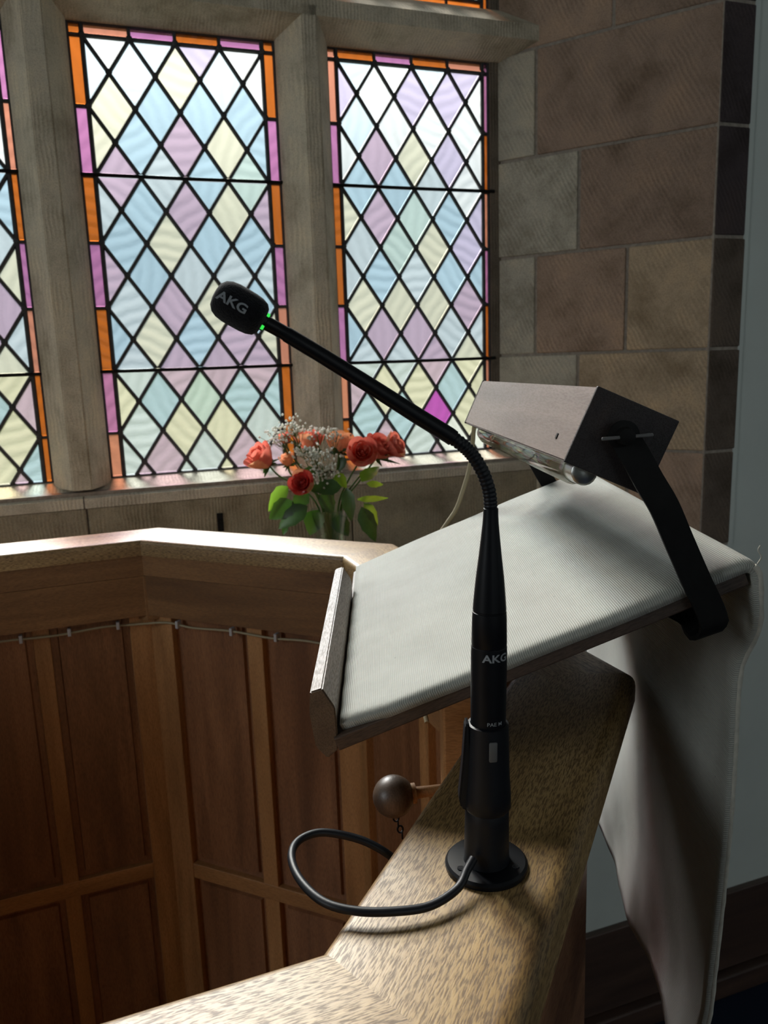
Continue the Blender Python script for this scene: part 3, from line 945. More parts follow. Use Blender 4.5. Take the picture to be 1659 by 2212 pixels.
ST, PN, WK = 0.020, 0.030, 0.085     # setbacks: stile face, panel face, outer face
for k in (-1, 0, 1, 2, 3, 4, 5):
    F = frame(nk(k) * DK[k], tk(k), nk(k))
    Fi = F.inverted()
    loc = lambda P: Fi @ P
    def quad(o0, o1):
        a, b, c, d = loc(corner(k - 1, o0)), loc(corner(k, o0)), loc(corner(k, o1)), loc(corner(k - 1, o1))
        return [(a.x, a.y), (b.x, b.y), (c.x, c.y), (d.x, d.y)]
    # handrail: flat top with rounded long edges, mitred at the corners
    q = quad(0.0, RW)
    bm = prism_bm(q, -0.405, -0.37)
    tops = [e_ for e_ in bm.edges if all(abs(v.co.z + 0.37) < 1e-5 for v in e_.verts) and abs((e_.verts[0].co - e_.verts[1].co).normalized().x) > 0.95]
    outer = [e_ for e_ in tops if e_.verts[0].co.y > RW / 2]
    inner = [e_ for e_ in tops if e_.verts[0].co.y <= RW / 2]
    bmesh.ops.bevel(bm, geom=outer, offset=0.016, segments=5, profile=0.5, affect='EDGES')
    inner = [e_ for e_ in bm.edges if all(abs(v.co.z + 0.37) < 1e-5 and abs(v.co.y) < 1e-4 for v in e_.verts)]
    bmesh.ops.bevel(bm, geom=inner, offset=0.009, segments=4, profile=0.5, affect='EDGES')
    hr = add('handrail', bm_mesh('handrail', bm, M['oak'], 40), F, pulpit)
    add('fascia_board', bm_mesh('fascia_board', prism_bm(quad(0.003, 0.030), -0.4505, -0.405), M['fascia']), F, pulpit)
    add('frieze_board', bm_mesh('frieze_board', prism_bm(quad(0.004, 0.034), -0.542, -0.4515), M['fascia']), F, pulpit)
    side = add('side_wall', bm_mesh('side_wall', prism_bm(quad(PN + 0.008, WK), PF, -0.405), M['panel']), F, pulpit)
    ua, ub = loc(corner(k - 1, ST)).x, loc(corner(k, ST)).x
    length = ub - ua
    if k == 0: edges = [(-1, 0.055), (-0.143, -0.109)]; mids = [(-0.143, -0.109)]; e0, e1 = ua + 0.045, 0.055
    elif k == 1: mids = [(-0.926, -0.888)]; e0, e1 = -1.122, -0.716
    else:
        m_ = (ua + ub) / 2; mids = [(m_ - 0.018, m_ + 0.018)]; e0, e1 = ua + 0.043, ub - 0.043
    z_top, z_mid1, z_mid0 = -0.50, -1.155, -1.193
    # stiles: mitred corner stiles and the middle one, upright grain
    def upright(name, x0, x1, y0, y1, z0, z1, mat, bev=0.0015):
        MF = F @ T((x0 + x1) / 2, (y0 + y1) / 2, z0) @ Matrix.Rotation(-PI / 2, 4, 'Y')   # local x runs up the board
        w_, t_ = (x1 - x0) / 2, (y1 - y0) / 2
        bm = box_bm(0, z1 - z0, -t_, t_, -w_, w_, bev, 2)
        return add(name, bm_mesh(name, bm, mat), MF, side)
    upright('corner_stile', ua - 0.004, e0, ST, PN + 0.01, PF, z_top, M['frame'])
    upright('corner_stile', e1, ub + 0.004, ST, PN + 0.01, PF, z_top, M['frame'])
    for a, b in mids: upright('stile', a, b, ST + 0.002, PN + 0.01, PF, z_top, M['frame'])
    xs = [e0] + [v for m_ in mids for v in m_] + [e1]
    box('cross_rail', e0, e1, ST + 0.001, PN + 0.01, z_mid0, z_mid1, M['frame'], F, side, bev=0.0015)
    for i in range(0, len(xs), 2):
        for z0, z1 in ((z_mid1, z_top - 0.02), (PF + 0.06, z_mid0)):
            # a fielded panel: sunk edge all round, raised middle
            x0, x1 = xs[i], xs[i + 1]
            MF = F @ T((x0 + x1) / 2, PN + 0.006, z0) @ Matrix.Rotation(-PI / 2, 4, 'Y')
            hw, hh = (x1 - x0) / 2, z1 - z0
            g, t = 0.014, 0.006
            V = [(0, 0.004, -hw), (hh, 0.004, -hw), (hh, 0.004, hw), (0, 0.004, hw),
                 (0.0, 0.0, -hw), (hh, 0.0, -hw), (hh, 0.0, hw), (0.0, 0.0, hw),
                 (g, 0.001, -hw + g), (hh - g, 0.001, -hw + g), (hh - g, 0.001, hw - g), (g, 0.001, hw - g),
                 (g + 0.003, -t, -hw + g + 0.003), (hh - g - 0.003, -t, -hw + g + 0.003), (hh - g - 0.003, -t, hw - g - 0.003), (g + 0.003, -t, hw - g - 0.003)]
            Fc = [(0, 1, 2, 3)]
            for o in (0, 4, 8):
                Fc += [(o + j, o + (j + 1) % 4, o + 4 + (j + 1) % 4, o + 4 + j) for j in range(4)]
            Fc.append((12, 13, 14, 15))
            part('panel', V, Fc, M['panel'], MF, side)
# corner post running over the frieze at each corner
for k in (0, 1, 2):
    c = corner(k, 0.0)
    dirv = (nk(k) + nk(k + 1)).normalized()
    Fk = frame(c, Vector((dirv.y, -dirv.x, 0)), dirv)
    bm = bmesh.new()
    t8 = math.tan(PI / 8)
    w8 = 0.036
    poly = [(-w8, 0.0005 + w8 * t8 - 0.0), (0, 0.0005), (w8, 0.0005 + w8 * t8), (w8, 0.05), (-w8, 0.05)]
    poly = [(a, b + 0.0015) for a, b in poly]
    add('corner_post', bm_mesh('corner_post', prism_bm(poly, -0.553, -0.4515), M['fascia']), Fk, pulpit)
fl = [corner(k, 0.05) for k in range(-2, 6)]
add('floor_board', bm_mesh('floor_board', prism_bm([(p.x, p.y) for p in fl], PF - 0.03, PF), M['oak']), ID, pulpit)
add('plinth', bm_mesh('plinth', prism_bm([(p.x * 1.0, p.y * 1.0) for p in [corner(k, -0.08) for k in range(-2, 6)]], -ZC, PF - 0.03), M['stain']), ID, pulpit)

# wire stapled under the frieze, with its clips
cp = []
for k, us in ((0, (-0.40, -0.30, -0.2, -0.1, 0.0, 0.06)), (1, (-1.13, -1.06, -0.96, -0.86, -0.78, -0.70))):
    F = frame(nk(k) * DK[k], tk(k), nk(k))
    for i, u in enumerate(us):
        cp.append(F @ Vector((u, 0.014, -0.558 - 0.004 * (i % 2))))
wire = empty('sound_wire', *cp[5], 'thin beige wire clipped along the panelling under the pulpit rail', 'wire')
V, F_ = tube_data(smooth_path(cp, 5), 0.0028, 8)
part('flex', V, F_, M['beige'], ID, wire, smooth=80)
for k, us in ((0, (-0.165, -0.069, 0.031)), (1, (-1.099, -0.957, -0.847))):
    F = frame(nk(k) * DK[k], tk(k), nk(k))
    for u in us:
        box('cable_clip', u - 0.0035, u + 0.0035, 0.008, 0.022, -0.567, -0.550, M['clip'], F, wire, bev=0.0012)

# ------------------------------------------------------------------ the book board and its post
A0 = Vector((-0.053872, 0.629824, -0.312))
AL = math.radians(21.6)
UPV, WV, NRV = Vector((math.cos(AL), 0, math.sin(AL))), Vector((0, 1, 0)), Vector((-math.sin(AL), 0, math.cos(AL)))
FB_ = frame(A0, UPV, WV, NRV)                     # x up the slope, y along the book edge, z out of the board
BL, BWD = 0.3744, 0.5408
lect = empty('book_board', 0.085, 0.85, PF, 'sloping wooden book rest with a lip, carried on a square post', 'lectern')
box('board', 0.0, BL, 0.0, BWD, -0.0225, -0.0095, M['boardwood'], FB_, lect, bev=0.0015)
lipp = [(-0.0015, 0.0365), (0.0095, 0.0355), (0.0125, 0.015), (0.006, -0.004), (-0.001, -0.022), (-0.0130, -0.026), (-0.018, -0.012), (-0.010, 0.0195)]
n = len(lipp)
V = [(0.003, x, z) for x, z in lipp] + [(0.405, x, z) for x, z in lipp]
F_ = [tuple(range(n)), tuple(range(n, 2 * n))[::-1]] + [(i, (i + 1) % n, n + (i + 1) % n, n + i) for i in range(n)]
me = mesh_of('lip', V, F_, M['lipwood'])
bm = bmesh.new(); bm.from_mesh(me)
bmesh.ops.bevel(bm, geom=list(bm.edges), offset=0.0012, segments=2, affect='EDGES'); bm.to_mesh(me); bm.free()
add('lip', me, frame(A0, WV, UPV, NRV * 1), lect)
box('post', 0.058, 0.112, 0.823, 0.877, PF, -0.30, M['frame'], ID, lect, bev=0.003)
box('saddle_block', 0.10, 0.20, 0.17, 0.29, -0.062, -0.0225, M['stain'], FB_, lect, bev=0.004)
box('bracket', 0.055, 0.26, 0.205, 0.25, -0.075, -0.050, M['iron'], FB_, lect, bev=0.002)
kb = add('clamp_knob', mesh_of('clamp_knob', *lathe_data([(0.002, -0.0236)] + [(0.0238 * math.cos(a), 0.0238 * math.sin(a)) for a in [(-80 + i * 10) * PI / 180 for i in range(17)]] + [(0.002, 0.0236)], 32), M['knobwood'], 60),
         axis_frame((0.0, 0.82, -0.491), Vector((1, 0.12, 0.05))), lect)
tag(kb, 'turned round wooden knob')
V, F_ = merge(lathe_data([(0.0115, 0.019), (0.0115, 0.0255), (0.007, 0.0256), (0.0065, 0.034), (0.0055, 0.062)], 20))
add('knob_shaft', mesh_of('knob_shaft', V, F_, M['frame'], 50), axis_frame((0.0, 0.82, -0.491), Vector((1, 0.12, 0.05))), kb)
for i in range(4):
    a = Matrix.Rotation(PI / 2 * (i % 2), 4, 'Z')
    ring = [(0.0032 * math.cos(t), 0, 0.0045 * math.sin(t)) for t in [j * PI / 6 for j in range(13)]]
    V, F_ = tube_data(ring, 0.0011, 6, cap=False)
    add('chain_link', mesh_of('chain_link', V, F_, M['iron'], 80), T(0.002 + 0.0022 * i, 0.82, -0.5185 - 0.0072 * i) @ a, kb)

# ------------------------------------------------------------------ the cloth on the board, falling over its far edge
bxp = A0 + UPV * BL
HEM_Z = -0.702
path = []                                           # (x, z, how far down the fall 0..1)
for i in range(25): 
    p = A0 + UPV * (0.0095 + (BL - 0.0095) * i / 24)
    path.append((p.x, p.z, 0.0))
rb = 0.013
cxb, czb = bxp.x - NRV.x * rb, bxp.z - NRV.z * rb
for i in range(1, 7):
    a = math.radians(90 + 21.6) - (math.radians(90 + 21.6)) * i / 6
    path.append((cxb + rb * math.cos(a), czb + rb * math.sin(a), 0.0))
ztop = path[-1][1]; xh = path[-1][0]
for i in range(1, 41):
    path.append((xh, ztop + (HEM_Z - ztop) * i / 40, i / 40))
NT = 48
V, uvs, F_ = [], [], []
slen = 0.0
for i, (x, z, dn_) in enumerate(path):
    if i: slen += math.hypot(x - path[i - 1][0], z - path[i - 1][1])
    for j in range(NT + 1):
        t = j / NT
        y = A0.y - 0.003 + (BWD + 0.006) * t
        xx, zz, yy = x, z, y
        if dn_ > 0:
            g = min(1.0, dn_ * 2.2)
            ridge = 0.40                                  # the fall is pushed in against the pulpit corner here
            v = abs(t - ridge)
            xx += g * (0.012 * v ** 1.15 / 0.6 ** 1.15 if t > ridge else 0.001) - 0.009 * g * math.exp(-((t - ridge) / 0.16) ** 2)
            xx += 0.006 * math.exp(-((dn_ - 0.10) / 0.07) ** 2) * (1 - t) ** 2
            xx += 0.006 * g * math.sin(7.5 * t + 5.5 * dn_ + 0.6) * dn_
            yy += 0.008 * math.exp(-((dn_ - 0.09) / 0.06) ** 2) * (-(1 - t)) + 0.030 * min(1, dn_ * 6) * (1 - t) + 0.030 * dn_ ** 6 * (1 - t) ** 3
            zz += 0.006 * math.sin(9 * t + 1) * dn_ ** 4
            lo = max(0.0, dn_ - 0.45) / 0.55
            xx += 0.0042 * lo * math.sin(15 * (t - 0.95 * dn_)) * max(0.0, 1 - abs(t - 0.62) / 0.4) + 0.0006 * lo * lo * math.sin(47 * t + 23 * dn_)
            zz -= 0.055 * dn_ * dn_ * max(0.0, 1 - t / 0.5)
            if dn_ > 0.8:
                k2 = (dn_ - 0.8) / 0.2
                xx -= 0.03 * k2 * k2 * max(0, 1 - t * 3.2)
                zz += 0.020 * k2 * k2 * max(0, 1 - t * 4.5)
        else:
            zz += 0.0008 * math.sin(23 * t + 31 * slen) * math.sin(17 * slen)
            e_ = min(t, 1 - t)
            if e_ < 0.022: zz -= 0.0030 * (1 - e_ / 0.022) ** 2
            if i < 3: yy += (0.010 if t < 0.5 else -0.010) * (3 - i) / 3 * (1 if e_ < 0.03 else 0); zz += 0.001 * math.sin(t * 60) * (3 - i) / 3
        V.append((xx, yy, zz)); uvs.append((slen, t * BWD))
for i in range(len(path) - 1):
    for j in range(NT):
        F_.append((i * (NT + 1) + j, i * (NT + 1) + j + 1, (i + 1) * (NT + 1) + j + 1, (i + 1) * (NT + 1) + j))
fall = empty('pulpit_fall', bxp.x, 0.9, -0.70, 'ivory ribbed pulpit cloth covering the book rest and hanging down behind it', 'cloth')
me = bpy.data.meshes.new('cloth_sheet')
me.from_pydata(V, [], F_)
uvl = me.uv_layers.new(name='uv')
for lp in me.loops: uvl.data[lp.index].uv = uvs[lp.vertex_index]
me.materials.append(M['cloth'])
me.shade_smooth()
cs = add('cloth_sheet', me, ID, fall)
so = cs.modifiers.new('thick', 'SOLIDIFY'); so.thickness = 0.0085; so.offset = 1.0
# hem rolls along the near edge and the bottom
near = [V[i * (NT + 1)] for i in range(len(path))]
hem = [(x - 0.002, y + 0.0015, z) for i, (x, y, z) in enumerate(near)]
hv, hf = tube_data(hem[27:], [(0.0042 + 0.0003 * math.sin(i * 1.7)) if i < 27 else 0.0026 + 0.0003 * math.sin(i * 2.7) for i in range(27, len(hem))], 10)
part('hem_roll', hv, hf, M['hem'], ID, fall, smooth=80)
botm = [V[(len(path) - 1) * (NT + 1) + j] for j in range(NT + 1)]
hv, hf = tube_data([(x, y, z + 0.003) for x, y, z in botm], [0.0034 + 0.0007 * math.sin(j * 2.1) for j in range(NT + 1)], 8)
part('hem_roll', hv, hf, M['hem'], ID, fall, smooth=80)
tp = Vector(near[27])
hv, hf = tube_data(smooth_path([tp + Vector((0, 0, 0.002)), tp + Vector((0.002, -0.002, 0.008)), tp + Vector((-0.001, -0.002, 0.014)), tp + Vector((0.001, -0.001, 0.018))], 4), 0.0007, 5)
part('loose_thread', hv, hf, M['hem'], ID, fall, smooth=80)

# ------------------------------------------------------------------ reading lamp clamped to the book board
lamp = empty('reading_lamp', 0.20, 0.90, -0.20, 'dark wooden box reading lamp with a glass tube on curved iron straps', 'lamp')
nr = [Vector((0.1766, 0.645, -0.0282)), Vector((0.2440, 0.645, -0.0589)), Vector((0.2150, 0.645, -0.1185)), Vector((0.1495, 0.645, -0.0878))]
shv = Vector((-0.027, 0.505, -0.008))
ctr = sum(nr, Vector()) / 4
lx = shv.normalized()
lz = (nr[0] - nr[3]); lz = (lz - lx * lz.dot(lx)).normalized()
ly = lz.cross(lx)
FLm = frame(ctr, lx, ly, lz)
wd_, ht_ = (nr[1] - nr[0]).length, (nr[0] - nr[3]).length
bm = box_bm(0, shv.length, -wd_ / 2, wd_ / 2, -ht_ / 2, ht_ / 2)
bot = min(bm.faces, key=lambda f: f.calc_center_median().z)
sharp = [e_ for e_ in bm.edges]
bmesh.ops.bevel(bm, geom=sharp, offset=0.0014, segments=2, affect='EDGES')
bot = max((f for f in bm.faces if f.normal.z < -0.9 or f.calc_center_median().z < -ht_ / 2 + 1e-4), key=lambda f: f.calc_area())
rim = [v.co.copy() for v in bot.verts]
bmesh.ops.delete(bm, geom=[bot], context='FACES_ONLY')
def lift(c, mx, my, z): return ((shv.length / 2 + (c.x - shv.length / 2) * mx), c.y * my, c.z + z)
bm.verts.ensure_lookup_table()
ring0 = [min(bm.verts, key=lambda v, c=c: (v.co - c).length) for c in rim]
ring1 = [bm.verts.new(lift(c, 0.965, 0.80, 0.0)) for c in rim]       # wall thickness
ring2 = [bm.verts.new(lift(c, 0.965, 0.80, 0.045)) for c in rim]     # roof of the trough
for ra, rb_ in ((ring0, ring1), (ring1, ring2)):
    for i in range(len(rim)):
        bm.faces.new((ra[i], ra[(i + 1) % len(rim)], rb_[(i + 1) % len(rim)], rb_[i]))
bm.faces.new(ring2)
hs = add('housing', bm_mesh('housing', bm, M['lampwood']), FLm, lamp)
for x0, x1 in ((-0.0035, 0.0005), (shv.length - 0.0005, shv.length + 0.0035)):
    ep = box('end_shade_plate', x0, x1, -wd_ / 2 - 0.0006, wd_ / 2 + 0.0006, -ht_ / 2 - 0.0006, ht_ / 2 + 0.0006, M['endshade'], FLm, hs, bev=0.001)  # plates added to darken the unlit ends
    tag(ep, 'added end plate coloured almost black for shade')
box('nail', 0.045, 0.049, wd_ / 2, wd_ / 2 + 0.0008, -0.017, -0.012, M['iron'], FLm, hs)
V, F_ = lathe_data([(0.004, 0.050), (0.0125, 0.054), (0.0145, 0.062), (0.0145, 0.470), (0.0125, 0.480), (0.004, 0.484)], 20)
V = [(v.z, v.x + 0.006, v.y - ht_ / 2 - 0.002) for v in V]
part('glass_tube', V, F_, M['tube'], FLm, lamp, smooth=50)
for s0, s1 in ((0.030, 0.058), (0.478, 0.500)):
    V, F_ = lathe_data([(0.009, s0), (0.0115, s0 + 0.002), (0.0115, s1 - 0.002), (0.009, s1)], 18)
    part('tube_cap', [(v.z, v.x + 0.006, v.y - ht_ / 2 - 0.002) for v in V], F_, M['steel'], FLm, lamp, smooth=40)


def ribbon(cents, wvec, width, thick, nvec):
    V, F = [], []
    for c, w, nn in zip(cents, wvec, nvec):
        w = w.normalized() * width / 2; t = nn.normalized() * thick / 2
        V += [c + w + t, c - w + t, c - w - t, c + w - t]
    for i in range(len(cents) - 1):
        for k in range(4):
            F.append((4 * i + k, 4 * i + (k + 1) % 4, 4 * i + 4 + (k + 1) % 4, 4 * i + 4 + k))
    F.append((3, 2, 1, 0)); m_ = 4 * (len(cents) - 1); F.append((m_, m_ + 1, m_ + 2, m_ + 3))
    return V, F


sc2 = [(0.1915, -0.0630), (0.1940, -0.0680), (0.2031, -0.0839), (0.2130, -0.1031), (0.2250, -0.1245), (0.2374, -0.1521), (0.2521, -0.1841), (0.2655, -0.2115), (0.2700, -0.2245)]
for sgn, y0, dx in ((1, 0.6335, 0.0), (-1, 1.1720, -0.024)):
    cs_ = smooth_path([(x + dx * max(0.0, 1 - i / 8), y0 - sgn * 0.014 * min(1, i / 4), z) for i, (x, z) in enumerate(sc2)], 4)
    wv_, nv_ = [], []
    for i in range(len(cs_)):
        t = (cs_[min(i + 1, len(cs_) - 1)] - cs_[max(i - 1, 0)]).normalized()
        w = Vector((t.z, 0, -t.x)) * -1
        wv_.append(w); nv_.append(t.cross(w))
    # hook under the board
    last = cs_[-1]
    wl = Vector((0.90, 0, 0.30))
    for a in (25, 55, 90, 125, 155):
        r = 0.013
        cs_.append(last + Vector((-0.006 * a / 155, sgn * r * (1 - math.cos(math.radians(a))), -r * math.sin(math.radians(a)))))
        wv_.append(wl); nv_.append(Vector((0, -sgn * math.cos(math.radians(a)), -math.sin(math.radians(a)))))
    for s in (0.012, 0.024, 0.036):
        l2 = last + Vector((-0.010 - s * 0.5, sgn * (0.026 + s), 0.000 + s * 0.10))
        cs_.append(l2); wv_.append(wl); nv_.append(Vector((0, 0.3 * sgn, -1)) * -1 if False else Vector((0.2, 0.4 * sgn, 1)))
    V, F_ = ribbon(cs_, wv_, 0.0235, 0.0036, nv_)
    part('strap_arm', V, F_, M['iron'], ID, lamp, smooth=35)
# wing nut on the near pivot
pv = Vector((0.1940, 0.6285, -0.0672))
wn0 = add('wing_nut', mesh_of('wing_nut', *lathe_data([(0.0125, -0.002), (0.0125, 0.001), (0.0075, 0.002), (0.0065, 0.010), (0.003, 0.011)], 20), M['iron'], 40), axis_frame(pv, Vector((0, -1, 0)), Vector((0, 0, -1))), lamp)
for s in (-1, 1):
    bm = box_bm(0.0055, 0.0205, -0.0012, 0.0012, 0.0014, 0.0042, 0.0008, 1)
    o = add('wing', bm_mesh('wing', bm, M['stud']), T(pv.x, pv.y - 0.009, pv.z) @ Matrix.Rotation(0 if s > 0 else PI, 4, 'Z') @ Matrix.Rotation(-s * 0.05, 4, 'Y') @ T(0, 0, -0.0028), wn0)
# flex from the far end of the lamp
cpts = [(0.150, 1.150, -0.085), (0.1395, 1.172, -0.100), (0.1380, 1.190, -0.131), (0.1335, 1.195, -0.168), (0.1225, 1.195, -0.204), (0.1115, 1.195, -0.233), (0.0945, 1.195, -0.258), (0.06, 1.19, -0.31), (0.03, 1.15, -0.40), (0.05, 1.02, -0.50)]
V, F_ = tube_data(smooth_path(cpts, 5), 0.0034, 8)
part('lamp_flex', V, F_, M['beige'], ID, lamp, smooth=80)

# ------------------------------------------------------------------ gooseneck microphone on the near rail
mic = empty('gooseneck_microphone', 0.0668, 0.5205, -0.37, 'black gooseneck microphone on a round flange screwed to the near rail', 'microphone')
fb = Vector((0.0668, 0.5205, -0.3700))
bm = bmesh.new()
V, F_ = lathe_data([(0.0300, 0.0), (0.0305, 0.0015), (0.0302, 0.0035), (0.0285, 0.0052), (0.0180, 0.0058), (0.010, 0.0058)], 48)
base = add('flange', mesh_of('flange', V, F_, M['black'], 35), T(*fb), mic)
for a in (-28, 208, 90):
    V, F_ = lathe_data([(0.0026, 0.0), (0.0026, 0.0009), (0.0018, 0.0010)], 14)
    o = add('screw_hole', mesh_of('screw_hole', V, F_, M['foam'], 40), T(fb.x + 0.0225 * math.cos(math.radians(a)), fb.y + 0.0225 * math.sin(math.radians(a)), fb.z + 0.0052), base)
ax = Vector((0.0052, 0.0, 0.268)).normalized()
FM = axis_frame(fb, ax)
# stand: tapered socket rising from the flange
V, F_ = lathe_data([(0.0172, 0.004), (0.0165, 0.010), (0.0160, 0.040), (0.0158, 0.047), (0.0150, 0.049)], 36)
add('socket', mesh_of('socket', V, F_, M['rubber'], 40), FM, mic)
# rubber-lined holder that grips the body, with the flap at its left
V, F_ = lathe_data([(0.0150, 0.046), (0.0172, 0.050), (0.0170, 0.060), (0.0158, 0.075), (0.0146, 0.113), (0.0128, 0.1135), (0.0128, 0.10)], 36)
hold = add('holder', mesh_of('holder', V, F_, M['rubber'], 40), FM, mic)
pz_ = [(-0.0125, 0.046), (-0.0195, 0.050), (-0.0210, 0.057), (-0.0185, 0.085), (-0.0168, 0.1135), (-0.0152, 0.1165), (-0.0135, 0.1130), (-0.0120, 0.075)]
V = [(x, -0.006, z) for x, z in pz_] + [(x, 0.006, z) for x, z in pz_]
n = len(pz_)
F_ = [tuple(range(n)), tuple(range(n, 2 * n))[::-1]] + [(i, (i + 1) % n, n + (i + 1) % n, n + i) for i in range(n)]
fm = mesh_of('holder_flap', V, F_, M['rubber'])
bm = bmesh.new(); bm.from_mesh(fm); bmesh.ops.bevel(bm, geom=list(bm.edges), offset=0.0012, segments=2, affect='EDGES'); bm.to_mesh(fm); bm.free()
add('holder_flap', fm, FM, hold)
# body: handle-like connector module tapering up to the neck
prof = [(0.0122, 0.095), (0.0124, 0.110), (0.0126, 0.135), (0.0126, 0.165), (0.01245, 0.171), (0.0121, 0.1715), (0.0121, 0.1725), (0.01235, 0.173), (0.0120, 0.191), (0.0117, 0.196), (0.0113, 0.1963), (0.0113, 0.1972), (0.0116, 0.1976),
        (0.0110, 0.206), (0.0096, 0.221), (0.0078, 0.236), (0.0064, 0.249), (0.0055, 0.258), (0.0051, 0.264), (0.0050, 0.2685), (0.0040, 0.2690)]
V, F_ = lathe_data(prof, 40)
body = add('body', mesh_of('body', V, F_, M['black'], 32), FM, mic)


def text_mesh(txt, size, bold=0.0):
    cu = bpy.data.curves.new('lettering', 'FONT')
    cu.body = txt; cu.size = size; cu.align_x = 'CENTER'; cu.align_y = 'CENTER'; cu.offset = bold
    cu.resolution_u = 4
    ob = bpy.data.objects.new('lettering_tmp', cu)
    col.objects.link(ob)
    dg = bpy.context.evaluated_depsgraph_get()
    me_ = bpy.data.meshes.new_from_object(ob.evaluated_get(dg))
    bpy.data.objects.remove(ob); bpy.data.curves.remove(cu)
    bm = bmesh.new(); bm.from_mesh(me_)
    bmesh.ops.triangulate(bm, faces=bm.faces)
    bmesh.ops.subdivide_edges(bm, edges=[e_ for e_ in bm.edges if e_.calc_length() > size * 0.2], cuts=1)
    bm.to_mesh(me_); bm.free()
    return me_


def wrap_text(name, txt, size, radius, phi0, zc, F, parent, bold=0.0, stretch=1.0, along=False):
    """lettering laid on a cylinder whose axis is local z; along=True runs the words down the axis"""
    me_ = text_mesh(txt, size, bold)
    for v in me_.vertices:
        x, y = v.co.x * stretch, v.co.y
        if along: s, z = y, zc - x
        else: s, z = x, zc + y
        a = phi0 + s / radius
        v.co = (radius * math.sin(a), -radius * math.cos(a), z)
    me_.materials.clear(); me_.materials.append(M['ink'])
    return add(name, me_, F, parent)


wrap_text('lettering', 'AKG', 0.0078, 0.01272, math.radians(16), 0.1655 - 0.0, FM, body, bold=0.00018, stretch=1.22)
wrap_text('lettering', 'PAE M', 0.0038, 0.01280, math.radians(14), 0.1175, FM, body, bold=0.00002, stretch=1.1)
V, F_ = [], []
o = box_bm(-0.0030, 0.0030, -0.0016, 0.0006, -0.0075, 0.0075, 0.0012, 2)
rs = add('release_stud', bm_mesh('release_stud', o, M['stud'], 40), FM @ Matrix.Rotation(math.radians(6), 4, 'Z') @ T(0, -0.0152, 0.0985), hold)
# gooseneck
gp = [(0.0720, 0.5210, -0.1060), (0.0720, 0.5210, -0.1000), (0.0708, 0.5208, -0.0890), (0.0668, 0.5201, -0.0767), (0.0603, 0.5189, -0.0655), (0.0535, 0.5177, -0.0581), (0.0443, 0.5161, -0.0509)]
gpath = smooth_path(gp, 14)
V, F_ = tube_data(gpath, [0.00455 + 0.00035 * math.sin(i * 1.9) for i in range(len(gpath))], 16)
add('flexible_neck', mesh_of('flexible_neck', V, F_, M['rubber'], 80), ID, mic)
st = [(0.0475, 0.51665, -0.0534), (0.0470, 0.51655, -0.0530), (0.0443, 0.5161, -0.0509), (0.0232, 0.5123, -0.0369), (-0.0060, 0.5068, -0.0168), (-0.0342, 0.5014, 0.0021), (-0.0560, 0.4970, 0.0163), (-0.0570, 0.4968, 0.01695), (-0.0640, 0.4953, 0.0212), (-0.0720, 0.4937, 0.0257)]
V, F_ = tube_data(st, [0.0040, 0.0054, 0.0055, 0.0054, 0.0051, 0.0049, 0.0048, 0.0044, 0.0044, 0.0044], 20)
add('stalk', mesh_of('stalk', V, F_, M['black'], 40), ID, mic)
wd2 = Vector((-0.0721 + 0.0342, 0.4937 - 0.5014, 0.0257 - 0.0021)).normalized()
FWn = axis_frame((-0.0693, 0.4942, 0.0242), wd2)
pf = [(0.0040, 0.0), (0.0080, 0.0008), (0.0105, 0.0028), (0.0119, 0.0065), (0.0124, 0.0110), (0.0125, 0.0180), (0.0124, 0.0225), (0.0117, 0.0268), (0.0100, 0.0302), (0.0070, 0.0326), (0.0030, 0.0334)]
V, F_ = lathe_data(pf, 36)
wsn = add('windscreen', mesh_of('windscreen', V, F_, M['foam'], 80), FWn, mic)
wrap_text('lettering', 'AKG', 0.0078, 0.01265, math.radians(4), 0.0215, FWn, wsn, bold=0.0002, stretch=1.2, along=True)
V, F_ = lathe_data([(0.0042, -0.0016), (0.0056, -0.0012), (0.0057, 0.0008), (0.0042, 0.0012)], 24)
add('light_collar', mesh_of('light_collar', V, F_, M['black'], 40), FWn, mic)
for a in (-35, 60):
    bm = box_bm(-0.0016, 0.0016, -0.0062, -0.0050, -0.0014, 0.0012, 0.0005, 2)
    add('status_light', bm_mesh('status_light', bm, M['led'], 40), FWn @ Matrix.Rotation(math.radians(a), 4, 'Z'), mic)
# cable: leaves the foot, lies over the rail, loops out and dives behind it
cb = [(0.0555, 0.5030, -0.3520), (0.0500, 0.4960, -0.3560), (0.0420, 0.4830, -0.3605), (0.0225, 0.4690, -0.3625), (-0.0010, 0.4640, -0.3620), (-0.0275, 0.4650, -0.3615), (-0.0500, 0.4745, -0.3610), (-0.0680, 0.4975, -0.3605),
      (-0.0770, 0.5230, -0.3600), (-0.0745, 0.5440, -0.3610), (-0.0600, 0.5560, -0.3620), (-0.0410, 0.5580, -0.3660), (-0.0215, 0.5560, -0.3720), (-0.0030, 0.5540, -0.3840), (0.008, 0.562, -0.405), (0.012, 0.572, -0.46), (0.012, 0.575, -0.60)]
V, F_ = tube_data(smooth_path(cb, 6), 0.0031, 12)
add('cable', mesh_of('cable', V, F_, M['rubber'], 80), ID, mic)

